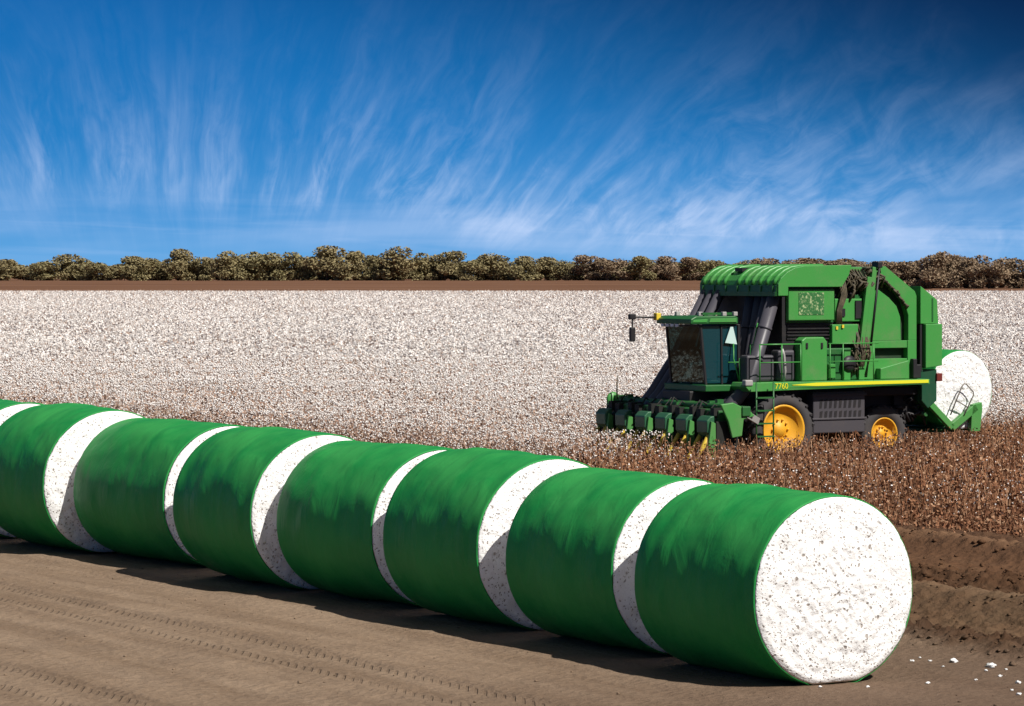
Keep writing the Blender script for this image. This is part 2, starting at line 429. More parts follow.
# ------------------------------------------------------------------ world
def build_world():
    w = bpy.data.worlds.new('World'); scene.world = w; w.use_nodes = True
    n = NT(w.node_tree)
    out = n.node('ShaderNodeOutputWorld'); bg = n.node('ShaderNodeBackground')
    n.t.links.new(bg.outputs[0], out.inputs[0])
    d = n.coord('Generated')
    x, y, z = n.sep(d)[0:3]
    az = n.m('ARCTAN2', x, y)
    hyp = n.m('SQRT', n.m('ADD', n.m('MULTIPLY', x, x), n.m('MULTIPLY', y, y)))
    el = n.m('ARCTAN2', z, hyp)
    sky = n.node('ShaderNodeTexSky', sky_type='NISHITA')
    sky.sun_disc = False
    sky.sun_elevation = math.asin(SUN.z)
    sky.sun_rotation = math.atan2(SUN.x, SUN.y)
    nish = n.mix(1.0, sky.outputs[0], (0.058, 0.050, 0.042), 'MULTIPLY')
    t = n.m('MULTIPLY', el, 1 / 0.0917)               # 0 horizon .. 1 top of the photo
    sx = n.m('ADD', n.m('MULTIPLY', az, 1 / 0.3413), 0.5)
    c = n.ramp(n.m('MULTIPLY', t, 0.5, clamp=True), [
        (0.00, (0.125, 0.360, 0.68)), (0.10, (0.058, 0.270, 0.60)), (0.25, (0.017, 0.185, 0.49)),
        (0.36, (0.009, 0.150, 0.43)), (0.50, (0.006, 0.122, 0.38)), (1.0, (0.006, 0.075, 0.26))])
    # the darkest part of the sky lies up and to the right
    dk = n.m('ADD', n.m('MULTIPLY', sx, 0.95), n.m('MULTIPLY', t, 0.80))
    dark = n.m('MULTIPLY', n.ss(dk, 0.72, 1.92), n.ss(t, 0.0, 0.75))
    c = n.mix(n.m('MULTIPLY', dark, 0.97), c, (0.0025, 0.010, 0.045))
    # cirrus: streaks that fan out from a point under the horizon
    a0, e0 = -0.108, -0.105
    ua = n.m('SUBTRACT', az, a0); ue = n.m('SUBTRACT', el, e0)
    th = n.m('ARCTAN2', ua, ue)
    rad = n.m('SQRT', n.m('ADD', n.m('MULTIPLY', ua, ua), n.m('MULTIPLY', ue, ue)))
    wob = n.m('MULTIPLY', n.m('SUBTRACT', n.noise(n.vec(az, el, 0.0), 16.0, 2), 0.5), 0.10)
    th2 = n.m('ADD', th, wob)
    s1 = n.noise(n.vec(n.m('MULTIPLY', th2, 9.0), n.m('MULTIPLY', rad, 9.0), 1.3), 1.0, 7, 0.62, 0.5)
    s2 = n.noise(n.vec(n.m('MULTIPLY', th2, 30.0), n.m('MULTIPLY', rad, 22.0), 7.1), 1.0, 6, 0.62, 0.6)
    patch = n.noise(n.vec(n.m('MULTIPLY', th, 11.0), n.m('MULTIPLY', rad, 13.0), 2.2), 1.0, 4, 0.55, 0.4)
    bx = n.m('DIVIDE', n.m('SUBTRACT', az, 0.088), 0.036)
    patch = n.m('ADD', patch, n.m('MULTIPLY', n.m('POWER', 2.718, n.m('MULTIPLY', n.m('MULTIPLY', bx, bx), -1.0)), 0.16))
    base = n.m('ADD', n.m('ADD', 0.0185, n.m('MULTIPLY', az, -0.050)), n.m('MULTIPLY', n.m('SUBTRACT', n.noise(n.vec(n.m('MULTIPLY', az, 17.0), 0.4, 0.0), 1.0, 3), 0.5), 0.028))
    hgt = n.m('SUBTRACT', el, n.m('ADD', base, n.m('MULTIPLY', n.m('SUBTRACT', s2, 0.5), 0.02)))
    env = n.m('MULTIPLY', n.ss(hgt, -0.011, 0.006), n.m('POWER', 2.718, n.m('MULTIPLY', n.m('MAXIMUM', hgt, 0.0), -50.0)))
    env = n.m('MULTIPLY', env, n.ss(patch, 0.30, 0.60))
    iso = n.noise(n.vec(n.m('MULTIPLY', th2, 22.0), n.m('MULTIPLY', rad, 62.0), 4.4), 1.0, 8, 0.62, 0.9)
    den = n.m('ADD', n.m('ADD', n.m('MULTIPLY', s1, 0.40), n.m('MULTIPLY', s2, 0.22)), n.m('MULTIPLY', iso, 0.38))
    cl = n.m('MULTIPLY', n.m('MULTIPLY', env, n.ss(az, -0.14, 0.03, 0.55, 1.0)), n.ss(den, 0.37, 0.62))
    veil = n.m('MULTIPLY', n.ss(n.m('ADD', n.m('MULTIPLY', s1, 0.7), n.m('MULTIPLY', s2, 0.3)), 0.42, 0.75), n.m('MULTIPLY', n.ss(el, 0.082, 0.02), n.ss(el, 0.0, 0.02)))
    low = n.noise(n.vec(n.m('MULTIPLY', az, 9.0), n.m('MULTIPLY', n.m('ADD', el, n.m('MULTIPLY', az, 0.02)), 190.0), 0.0), 1.0, 4, 0.55, 0.5)
    lowb = n.m('MULTIPLY', n.ss(low, 0.5, 0.72), n.m('MULTIPLY', n.ss(el, 0.002, 0.008), n.ss(el, 0.024, 0.013)))
    tot = n.m('ADD', n.m('MULTIPLY', cl, 0.78), n.m('MULTIPLY', veil, 0.14))
    pale = n.m('MULTIPLY', n.ss(el, 0.001, 0.010), n.ss(el, 0.034, 0.012))
    pale = n.m('MULTIPLY', pale, n.ss(n.noise(n.vec(n.m('MULTIPLY', az, 7.0), n.m('MULTIPLY', el, 55.0), 9.0), 1.0, 4, 0.55, 0.4), 0.35, 0.7))
    tot = n.m('ADD', tot, n.m('MULTIPLY', pale, 0.34))
    tot = n.m('ADD', tot, n.m('MULTIPLY', lowb, 0.16), clamp=True)
    c = n.mix(tot, c, n.mix(dark, (0.50, 0.62, 0.86), (0.34, 0.42, 0.62)))
    c = n.mix(n.ss(el, 0.14, 0.60), c, nish)
    n.put(bg.inputs[0], c); bg.inputs[1].default_value = 1.0
build_world()

sun = bpy.data.lights.new('sun', 'SUN'); sun.energy = 5.0; sun.angle = R(0.53); sun.color = (1.0, 0.955, 0.89)
so = bpy.data.objects.new('sun', sun); COL.objects.link(so)
so.rotation_euler = SUN.to_track_quat('Z', 'Y').to_euler(); so.location = (20, -20, 40)

cam = bpy.data.cameras.new('camera'); co = bpy.data.objects.new('camera', cam); COL.objects.link(co)
cam.sensor_width = 36.0; cam.lens = 36.0 * FPX / 1024.0
cam.shift_y = -(353 - 275) / 1024.0
cam.clip_start = 0.5; cam.clip_end = 12000
co.location = (0, 0, CAM_H); co.rotation_euler = (R(90), 0, 0)
scene.camera = co
scene.view_settings.view_transform = 'Standard'
scene.view_settings.look = 'None'
scene.view_settings.exposure = 0.22
scene.view_settings.gamma = 1.0

# ------------------------------------------------------------------ ground
def ground_h(p, q, X, Y):
    near = sst(60, 30, np.abs(q - 10)) * sst(40, 22, np.abs(p - 4))
    n1 = fbm(p * 0.9, q * 0.9, 3); n2 = fbm(p * 3.2, q * 3.2, 9); n3 = fbm(p * 9, q * 9, 21, 3)
    z = (n1 - 0.5) * 0.05
    # flat track with a little roughness
    z = z + (n2 - 0.5) * 0.025 * sst(3.2, 2.0, p)
    # rough worked soil beyond the track
    wob = (fbm(p * 0.3, q * 0.22, 5) - 0.5) * 0.3
    pw = p + wob
    def ridge(c, w, h, k=1.0):
        return h * np.exp(-((pw - c) / w) ** 2)
    rough = sst(2.6, 3.8, pw) * sst(17, 13, pw)
    soil = ridge(3.8, 0.40, 0.14) + ridge(6.6, 0.7, 0.30) + ridge(9.2, 0.6, 0.12) + ridge(12.1, 0.65, 0.34) + ridge(14.2, 0.5, 0.14) \
        - ridge(5.2, 0.7, 0.06) - ridge(7.9, 0.6, 0.16) - ridge(13.2, 0.5, 0.14)
    clod = np.clip(n3 - 0.48, 0, 1) * 0.24 * (0.35 + ridge(3.8, 0.5, 1.0) + ridge(8.6, 1.3, 1.0) + ridge(5.4, 0.6, 0.5) + ridge(13, 0.8, 0.5))
    z = z + soil * (0.9 + 0.2 * n2) + rough * ((n2 - 0.5) * 0.05 + clod * 1.2)
    # wheel tracks: two ruts with lug marks
    for c, off in ((-4.15, 0.0), (-7.9, 0.35)):
        m = c + 0.10 * np.sin(q * 0.15 + off * 6)
        e = p - m
        rut = sst(0.60, 0.48, np.abs(e))
        fade = 0.45 + 0.55 * fbm(q * 0.25, p * 0.5, 41)
        lug = np.clip(np.sin((q + np.sign(e) * 0.06) * 2 * math.pi / 0.20) * 1.6, -1, 1)
        side = np.exp(-((np.abs(e) - 0.36) / 0.10) ** 2)
        mid = np.exp(-(e / 0.16) ** 2)
        z = z + rut * fade * (-0.022 - 0.012 * side + 0.006 * np.sin(q * 2 * math.pi / 0.10) * mid)
        z = z + 0.018 * np.exp(-((np.abs(e) - 0.66) / 0.07) ** 2) * fade
    # faint older ruts
    for c in (-2.1, -6.0, -10.2):
        z = z - 0.02 * np.exp(-((p - c - 0.3 * np.sin(q * 0.1)) / 0.4) ** 2)
    z = z * near
    return z + 2.0 * sst(720, 1450, Y)

def build_ground():
    def spread(lo, hi, step, far, ratio=1.22):
        core = np.arange(lo, hi, step)
        a = []; s = step; v = hi
        while v < far: a.append(v); v += s; s *= ratio
        a.append(far)
        b = []; s = step; v = lo
        while v > -far: v -= s; s *= ratio; b.append(v)
        return np.concatenate([np.array(b[::-1]), core, np.array(a)])
    ps = spread(-10.5, 17.0, 0.045, 5000); qs = spread(-4.5, 25.0, 0.05, 5000)
    Pm, Qm = np.meshgrid(ps, qs, indexing='ij')
    X = ROW0.x + Pm * PD.x + Qm * QD.x; Y = ROW0.y + Pm * PD.y + Qm * QD.y
    Z = ground_h(Pm, Qm, X, Y)
    V = np.stack([X, Y, Z], -1).reshape(-1, 3)
    a, b = len(ps), len(qs)
    i = np.arange(a * b).reshape(a, b)
    F = np.stack([i[:-1, :-1], i[1:, :-1], i[1:, 1:], i[:-1, 1:]], -1).reshape(-1, 4)
    me = np_mesh('ground', V, F, 4)
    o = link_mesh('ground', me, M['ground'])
    o['kind'] = 'structure'
build_ground()

# ------------------------------------------------------------------ crops
def rand_quads(C, u, v):
    """two triangles' worth of quad per centre: C + {-u-v, u-v, u+v, -u+v}"""
    V = np.stack([C - u - v, C + u - v, C + u + v, C - u + v], 1).reshape(-1, 3)
    F = np.arange(len(V)).reshape(-1, 4)
    return V, F

def rand_unit(n):
    v = rng.normal(size=(n, 3)); return v / np.linalg.norm(v, axis=1)[:, None]

def aL(x, y):
    dx = x - MO.x; dy = y - MO.y
    return dx * HD.x + dy * HD.y, dx * LT.x + dy * LT.y

def in_crop(x, y):
    a, L = aL(x, y)
    wob = (vnoise(a * 0.4, a * 0, 3) - 0.5) * 0.5
    ok = np.where(a > 4.0, L < 2.95 + wob, L < -2.9)
    return ok

def pcoord(x, y):
    return (x - ROW0.x) * PD.x + (y - ROW0.y) * PD.y

def sample(z0, z1, dens, margin=10):
    wmax = 0.185 * z1 + margin
    n = int(dens * (z1 - z0) * 2 * wmax)
    y = rng.uniform(z0, z1, n); x = rng.uniform(-wmax, wmax, n)
    k = np.abs(x) < 0.185 * y + margin
    x, y = x[k], y[k]
    return x, y

def far_z(y):
    return 2.0 * sst(720, 1450, y)

def build_cotton():
    bolls = []; quads = []; tw = []
    zones = [62, 76, 92, 112, 138, 170, 210, 260, 320, 400, 500, 600, 705]
    for z0, z1 in zip(zones[:-1], zones[1:]):
        zm = (z0 + z1) / 2
        nb = 165 * (75 / zm) ** 1.72; nt = 125 * (75 / zm) ** 2.05
        x, y = sample(z0, z1, nb)
        k = in_crop(x, y) & (pcoord(x, y) > 16.5)
        dens = fbm(x * 0.10, y * 0.035, 77)
        k &= rng.random(len(x)) < (0.68 + 1.0 * (dens - 0.4)) * (0.50 + 0.50 * sst(66, 120, y))
        x, y = x[k], y[k]
        h = 1.0 + 0.18 * (fbm(x * 0.5, y * 0.5, 8) - 0.5)
        z = h * (1.02 - 0.62 * rng.random(len(x)) ** 1.6)
        C = np.stack([x, y, z + far_z(y)], -1)
        size = 0.0215 * (y[:, None] / 75) ** 0.84
        s = size * rng.uniform(0.55, 1.35, len(x))[:, None]
        if z0 < 120:
            B = np.array([[1, 0, 0], [-1, 0, 0], [0, 1, 0], [0, -1, 0], [0, 0, 1], [0, 0, -1]], float)
            jit = rng.uniform(0.6, 1.35, (len(x), 6, 1))
            ang = rng.uniform(0, 6.28, len(x)); ca, sa = np.cos(ang), np.sin(ang)
            Bx = B[None, :, :] * jit
            bx = Bx[..., 0] * ca[:, None] - Bx[..., 1] * sa[:, None]; by = Bx[..., 0] * sa[:, None] + Bx[..., 1] * ca[:, None]
            Vb = C[:, None, :] + np.stack([bx, by, Bx[..., 2]], -1) * s[:, None, :]
            bolls.append(Vb.reshape(-1, 3))
        else:
            u = rand_unit(len(x)); v = np.cross(u, rand_unit(len(x))); v /= np.linalg.norm(v, axis=1)[:, None] + 1e-9
            quads.append(rand_quads(C, u * s, v * s)[0])
            w = np.cross(u, v)
            quads.append(rand_quads(C, w * s, u * s)[0])
        # dry leaves and stems
        x, y = sample(z0, z1, nt)
        k = in_crop(x, y) & (pcoord(x, y) > 16.5); x, y = x[k], y[k]
        z = (0.98 - 0.75 * rng.random(len(x)) ** 1.1)
        C = np.stack([x, y, z + far_z(y)], -1)
        u = rand_unit(len(x)); v = np.cross(u, rand_unit(len(x))); v /= np.linalg.norm(v, axis=1)[:, None] + 1e-9
        stem = rng.random(len(x)) < 0.35
        s = 0.0215 * (y[:, None] / 75) ** 0.84 * rng.uniform(0.6, 1.5, len(x))[:, None]
        u[stem] = u[stem] * np.array([0.4, 0.4, 0]) + np.array([0, 0, 1.0])
        uu = u * np.where(stem[:, None], s * 3.0, s); vv = v * np.where(stem[:, None], s * 0.22, s * 0.8)
        tw.append(rand_quads(C, uu, vv)[0])
    F8 = np.array([[0, 2, 4], [2, 1, 4], [1, 3, 4], [3, 0, 4], [2, 0, 5], [1, 2, 5], [3, 1, 5], [0, 3, 5]])
    Vb = np.concatenate(bolls); nb_ = len(Vb) // 6
    Ft = (F8[None] + (np.arange(nb_) * 6)[:, None, None]).reshape(-1, 3)
    Vq = np.concatenate(quads); Fq = np.arange(len(Vq)).reshape(-1, 4)
    # quads as triangles so that one mesh holds everything
    Fq3 = np.concatenate([Fq[:, [0, 1, 2]], Fq[:, [0, 2, 3]]])
    Vt = np.concatenate(tw); Fw = np.arange(len(Vt)).reshape(-1, 4)
    Fw3 = np.concatenate([Fw[:, [0, 1, 2]], Fw[:, [0, 2, 3]]])
    V = np.concatenate([Vb, Vq, Vt])
    F = np.concatenate([Ft, Fq3 + len(Vb), Fw3 + len(Vb) + len(Vq)])
    me = np_mesh('cotton_crop', V, F, 3)
    o = link_mesh('cotton_crop', me, [M['lint'], M['crop_twig']])
    mi = np.zeros(len(F), np.int32); mi[len(Ft) + len(Fq3):] = 1
    me.polygons.foreach_set('material_index', mi)
    tag(o, 'wide field of ripe white cotton stretching to the far brown strip', 'cotton crop', kind='stuff')
build_cotton()

def build_stubble():
    x, y = sample(52, 104, 290, 8)
    a, L = aL(x, y); p = pcoord(x, y)
    edge = 15.3 + (fbm(x * 0.5, y * 0.5, 51) - 0.5) * 2.4 - 2.5 * rng.random(len(x)) ** 4
    k = (~in_crop(x, y)) & (p > edge)
    # nothing stands where the tyres and the body press the stalks down
    k &= ~((np.abs(L) < 1.25) & (a < 2.4) & (a > -6.5))
    k &= ~((np.abs(L) < 2.8) & (a > 2.2) & (a < 3.4) & (rng.random(len(x)) < 0.7))
    x, y = x[k], y[k]; n = len(x)
    h = rng.uniform(0.25, 0.90, n) * (0.30 + 0.70 * sst(15.0, 18.5, pcoord(x, y)))
    kind = rng.random(n)
    C = np.stack([x, y, h * rng.uniform(0.35, 1.0, n)], -1)
    u = rand_unit(n); v = np.cross(u, rand_unit(n)); v /= np.linalg.norm(v, axis=1)[:, None] + 1e-9
    stem = kind < 0.16
    u[stem] = u[stem] * np.array([0.35, 0.35, 0]) + np.array([0, 0, 1.0])
    C[stem, 2] = h[stem] * 0.5
    s = rng.uniform(0.013, 0.034, n)[:, None]
    uu = np.where(stem[:, None], u * (h * 0.5)[:, None], u * s)
    vv = np.where(stem[:, None], v * 0.007, v * s * 0.7)
    V1, F1 = rand_quads(C, uu, vv)
    # lint left hanging on the stalks
    x, y = sample(52, 104, 26.0, 8)
    p = pcoord(x, y); k = (~in_crop(x, y)) & (p > 15.6); x, y = x[k], y[k]; n = len(x)
    C = np.stack([x, y, rng.uniform(0.1, 0.75, n)], -1)
    u = rand_unit(n); v = np.cross(u, rand_unit(n)); v /= np.linalg.norm(v, axis=1)[:, None] + 1e-9
    s = rng.uniform(0.005, 0.016, n)[:, None]
    V2, F2 = rand_quads(C, u * s, v * s)
    me = np_mesh('stubble', np.concatenate([V1, V2]), np.concatenate([F1, F2 + len(V1)]), 4)
    o = link_mesh('stubble', me, [M['twig'], M['lint']])
    mi = np.zeros(len(F1) + len(F2), np.int32); mi[len(F1):] = 1
    me.polygons.foreach_set('material_index', mi)
    tag(o, 'picked reddish brown cotton stalks around the green picker', 'crop stubble', kind='stuff')
build_stubble()

def build_clods():
    n = 5200
    p = np.concatenate([rng.normal(3.9, 0.45, 900), rng.uniform(3.2, 15.5, 2500), rng.normal(8.6, 1.1, 1400), rng.uniform(-10, 3, 400)])
    q = rng.uniform(-5, 24, n)
    X = ROW0.x + p * PD.x + q * QD.x; Y = ROW0.y + p * PD.y + q * QD.y
    zz = ground_h(p, q, X, Y)
    s = rng.uniform(0.010, 0.050, n) * (rng.random(n) ** 1.3 + 0.5); s[-400:] *= 0.45
    B = np.array([[1, 0, 0], [-1, 0, 0], [0, 1, 0], [0, -1, 0], [0, 0, 1], [0, 0, -1], [.6, .6, .55], [-.6, .6, .55], [-.6, -.6, .55], [.6, -.6, .55]], float)
    F0 = np.array([[0, 6, 9], [0, 2, 6], [2, 7, 6], [2, 1, 7], [1, 8, 7], [1, 3, 8], [3, 9, 8], [3, 0, 9], [4, 9, 6], [4, 6, 7], [4, 7, 8], [4, 8, 9], [5, 2, 0], [5, 1, 2], [5, 3, 1], [5, 0, 3]])
    J = rng.uniform(0.65, 1.3, (n, 10, 1))
    Vv = np.stack([X, Y, zz + s * 0.25], -1)[:, None, :] + B[None] * J * s[:, None, None] * np.array([1, 1, 0.75])
    F = (F0[None] + (np.arange(n) * 10)[:, None, None]).reshape(-1, 3)
    me = np_mesh('soil_clods', Vv.reshape(-1, 3), F, 3)
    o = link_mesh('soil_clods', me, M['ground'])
    tag(o, 'brown crumbs and clods of worked soil beside the track', 'soil clods', kind='stuff')
build_clods()

# ------------------------------------------------------------------ bales
def outline(th, W, H, flat):
    """cross-section radius point: slightly wide, sagging onto a flat foot; centre height returned via z"""
    c, s = np.cos(th), np.sin(th)
    y = W / 2 * c; z = H / 2 * s
    zmin = -H / 2 * flat
    z = np.where(z < zmin, zmin + (z - zmin) * 0.06, z)
    y = y * (1 + 0.045 * np.clip(-s, 0, 1))
    return y, z, zmin

def bale_meshes(length, W, H, seed, flat=0.95, sag=True):
    """bale along local -x from its showing end at x = 0; z = 0 is the ground"""
    nT, nL = 120, 60
    th = np.linspace(0, 2 * math.pi, nT, endpoint=False)
    prof = [(-0.06, 0.975), (-0.012, 0.982), (-0.004, 0.991), (-0.020, 1.0)]
    ts = [(t, r) for t, r in prof] + [(-0.05 - (length - 0.07) * k / (nL - 1), 1.0) for k in range(nL)]
    ts += [(-length, 0.985), (-length + 0.01, 0.965), (-length + 0.03, 0.955)]
    T = np.array([a for a, b in ts]); RR = np.array([b for a, b in ts])
    TT, HH = np.meshgrid(T, th, indexing='ij')
    y, z, zmin = outline(HH, W, H, flat)
    u = np.clip(-TT / length, 0, 1)
    barrel = 1 + 0.020 * np.sin(u * math.pi) + 0.012 * (fbm(u * 3.0, u * 0, seed) - 0.5)
    ridg = (fbm(u * 14, HH * 0 + seed * 1.3, seed + 2, 2) - 0.5) * 0.010
    soft = (fbm(u * 3.2 + seed, np.cos(HH) * 1.6 + np.sin(HH) * 1.1 + 7, seed + 5, 3) - 0.5) * 0.075
    diag = (fbm(u * 5 + np.sin(HH) * 1.5, np.cos(HH) * 4, seed + 9, 2) - 0.5) * 0.012
    inner = sst(0.0, 0.13, u) * sst(1.0, 0.90, u)
    k = RR[:, None] * (barrel + (ridg + soft + diag) * (0.08 + 0.92 * inner))
    yy = y * k
    zz = np.where(z <= zmin * 0.97, z, z * k)
    zz = zz - zmin * 0 + H / 2 * flat
    zz = np.maximum(zz, 0.0 + 0.004 * np.sin(HH * 5))
    V = np.stack([TT, yy, zz], -1).reshape(-1, 3)
    i = np.arange(len(T) * nT).reshape(len(T), nT)
    j = np.roll(i, -1, axis=1)
    F = np.stack([i[:-1], i[1:], j[1:], j[:-1]], -1).reshape(-1, 4)
    wrap = np_mesh('plastic_wrap', V, F, 4)
    wrap.polygons.foreach_set('use_smooth', np.ones(len(F), bool)); wrap.update()
    # cotton core: bulging lumpy disc at each end joined by an inner skin
    nR, nT2 = 56, 150
    th2 = np.linspace(0, 2 * math.pi, nT2, endpoint=False)
    def disc(x0, sgn):
        rr = np.linspace(0.0, 0.983, nR)
        Rm, Tm = np.meshgrid(rr, th2, indexing='ij')
        y, z, zm = outline(Tm, W, H, flat)
        yy = y * Rm; zz = z * Rm + H / 2 * flat
        lump = (fbm(yy * 6 + 40, zz * 6 + seed, seed + 3, 4) - 0.5) * 0.034 + (fbm(yy * 18 + 11, zz * 18, seed + 4, 3) - 0.5) * 0.026
        # ragged edge where tufts poke past the film
        rag = (fbm(Tm * 9, Tm * 0 + seed, seed + 6, 3) - 0.5) * 0.02 * sst(0.85, 0.983, Rm)
        bulge = 0.060 * (1 - Rm ** 2) - 0.028 * sst(0.93, 0.983, Rm) + 0.024
        xx = x0 + sgn * (bulge + lump * sst(1.02, 0.8, Rm) + lump * 0.4)
        return np.stack([xx, yy * (1 + rag), np.maximum(zz * 1.0, 0.02)], -1)
    A = disc(0.0, 1.0); Bk = disc(-length, -1.0)
    VA = A.reshape(-1, 3); VB = Bk.reshape(-1, 3)
    i = np.arange(nR * nT2).reshape(nR, nT2); j = np.roll(i, -1, axis=1)
    FA = np.stack([i[:-1], i[1:], j[1:], j[:-1]], -1).reshape(-1, 4)
    FB = FA[:, ::-1] + len(VA)
    # inner skin, well inside the film
    n0 = len(VA) + len(VB)
    def inner(D, dx):
        E = D[-1].copy(); E[:, 0] += dx; zc = H / 2 * flat
        E[:, 1] *= 0.90; E[:, 2] = zc + (E[:, 2] - zc) * 0.90
        return E
    IA, IB = inner(A, -0.09), inner(Bk, 0.09)
    k0 = np.arange(nT2); k1 = np.roll(k0, -1); la = (nR - 1) * nT2; lb = len(VA) + la
    FS = np.concatenate([np.stack([la + k0, n0 + k0, n0 + k1, la + k1], -1), np.stack([n0 + k0, n0 + nT2 + k0, n0 + nT2 + k1, n0 + k1], -1),
                         np.stack([n0 + nT2 + k0, lb + k0, lb + k1, n0 + nT2 + k1], -1)])
    core = np_mesh('cotton_core', np.concatenate([VA, VB, IA, IB]), np.concatenate([FA, FB, FS]), 4)
    core.polygons.foreach_set('use_smooth', np.ones(len(core.polygons), bool)); core.update()
    return wrap, core

def make_bale(face_xy, length, W, H, yaw, seed, label, group, z=0.0, flat=0.95):
    root = empty('cotton_bale', (face_xy[0], face_xy[1], z), yaw)
    w, c = bale_meshes(length, W, H, seed, flat)
    tag(root, label, 'cotton bale', group)
    link_mesh('plastic_wrap', w, M['wrap'], root)
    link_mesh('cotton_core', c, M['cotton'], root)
    return root

BALES = [  # face foot x, y, length, height, label
    (3.79, 35.20, 2.43, 2.19, 'nearest green wrapped cotton bale of the row, its full round white face in view'),
    (2.23, 37.90, 2.45, 2.18, 'second green wrapped bale of the row, just behind the one with the full face'),
    (0.58, 40.50, 2.53, 2.28, 'third green wrapped bale from the near end of the row, with a wide white crescent'),
    (-1.00, 43.35, 2.70, 2.24, 'fourth green wrapped bale from the near end of the row, with a narrow white crescent'),
    (-2.85, 45.70, 2.75, 2.33, 'fifth green wrapped bale from the near end of the row, with a wide white crescent'),
    (-4.62, 49.20, 3.20, 2.29, 'sixth green wrapped bale from the near end, with the thinnest white crescent of the row'),
    (-6.89, 51.80, 2.70, 2.42, 'green wrapped bale at the left edge of the photo with its wide white crescent showing'),
    (-8.85, 54.75, 2.60, 2.42, 'hindmost green wrapped bale, cut by the left edge, only a white sliver of it showing'),
]
for i, (x, y, ln, h, lab) in enumerate(BALES):
    j = min(i, len(BALES) - 2)
    d = Vector((BALES[j][0] - BALES[j + 1][0], BALES[j][1] - BALES[j + 1][1]))
    yaw = math.atan2(-QD.y, -QD.x) * 0.75 + math.atan2(d.y, d.x) * 0.25
    make_bale((x, y), ln, h * 1.085, h / 0.972, yaw, 10 + i * 13, lab, 'green wrapped cotton bales in a row', flat=0.965 if i == 0 else 0.985)

# loose cotton on the soil by the nearest bale
def make_tuft(x, y, s, seed):
    bm = bmesh.new()
    bmesh.ops.create_icosphere(bm, subdivisions=3, radius=1.0)
    for v in bm.verts:
        d = 1 + 0.55 * mnoise.fractal(v.co * 1.3 + Vector((seed * 3.1, seed, 0)), 1.0, 2.0, 5)
        v.co = Vector((v.co.x * d * 1.3, v.co.y * d, v.co.z * d * 0.65 + 0.35))
    me = bpy.data.meshes.new('cotton_tuft'); bm.to_mesh(me); bm.free()
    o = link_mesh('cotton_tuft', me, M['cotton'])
    p = pcoord(x, y); q = (x - ROW0.x) * QD.x + (y - ROW0.y) * QD.y
    zg = float(ground_h(np.array([p]), np.array([q]), np.array([x]), np.array([y]))[0])
    s *= 0.85; me.polygons.foreach_set('use_smooth', [True] * len(me.polygons))
    o.location = (x, y, zg); o.scale = (s, s, s); o.rotation_euler = (0, 0, seed)
    return o
TUFTS = [(953.6, 662, .050), (991, 668, .065), (912, 661, .025), (928, 684, .028), (920, 658, .018), (930, 661, .022), (1000, 676, .026),
         (1018, 683, .034), (1019, 694, .028), (976, 680, .020), (986, 672, .024), (1006, 670, .018), (943, 667, .018), (1012, 690, .02), (820, 688, .022), (868, 687, .02)]
for k, (u, v, s) in enumerate(TUFTS):
    Y = FPX * CAM_H / (v - 275); X = (u - 512) / FPX * Y
    o = make_tuft(X, Y, s, k + 1)
    if k == 1: tag(o, 'largest loose tuft of white cotton on the brown soil right of the nearest bale', 'cotton tuft', 'loose cotton tufts on the soil')
    elif k == 0: tag(o, 'second largest white cotton tuft on the soil, between the nearest bale and the largest tuft', 'cotton tuft', 'loose cotton tufts on the soil')
    else: tag(o, 'small crumb of loose white cotton lying on brown soil near the nearest bale', 'cotton tuft', 'loose cotton tufts on the soil')

# ------------------------------------------------------------------ trees
def crown_mesh(seed, kind):
    r = np.random.default_rng(seed)
    lobes = []
    nl = r.integers(9, 14)
    for k in range(nl):
        a = r.uniform(0, 6.28); rad = r.uniform(0, 0.36) ** 0.8
        zc = r.uniform(0.28, 0.80)
        wid = 0.40 * math.sin(min(1.0, zc * 1.15) * math.pi) ** 0.5 if kind == 0 else 0.46
        lobes.append((rad * math.cos(a) * wid * 2.0, rad * math.sin(a) * wid * 2.0, zc, r.uniform(0.15, 0.25)))
    for k in range(5):
        a = r.uniform(0, 6.28); lobes.append((0.28 * math.cos(a), 0.28 * math.sin(a), r.uniform(0.08, 0.25), r.uniform(0.14, 0.2)))
    Cs = []
    for (x, y, z, s) in lobes:
        n = 300
        d = r.normal(size=(n, 3)); d /= np.linalg.norm(d, axis=1)[:, None]
        rr = s * (0.55 + 0.5 * r.random((n, 1)) ** 0.6)
        Cs.append(np.array([x, y, z]) + d * rr * np.array([1, 1, 0.85]))
    C = np.concatenate(Cs); C[:, 2] = np.clip(C[:, 2], 0.01, 1.02)
    n = len(C)
    u = r.normal(size=(n, 3)); u /= np.linalg.norm(u, axis=1)[:, None]
    v = np.cross(u, r.normal(size=(n, 3))); v /= np.linalg.norm(v, axis=1)[:, None]
    s = r.uniform(0.010, 0.028, (n, 1))
    V = np.stack([C - u * s - v * s * .7, C + u * s - v * s * .6, C + u * s * .8 + v * s, C - u * s + v * s * .8], 1).reshape(-1, 3)
    return np_mesh('crown', V, np.arange(len(V)).reshape(-1, 4), 4)
CROWNS = [crown_mesh(100 + k, k % 2) for k in range(9)]
CROWNS_B = [m.copy() for m in CROWNS]
for m in CROWNS: m.materials.append(M['leaf'])
for m in CROWNS_B: m.materials.append(M['leaf_brown'])
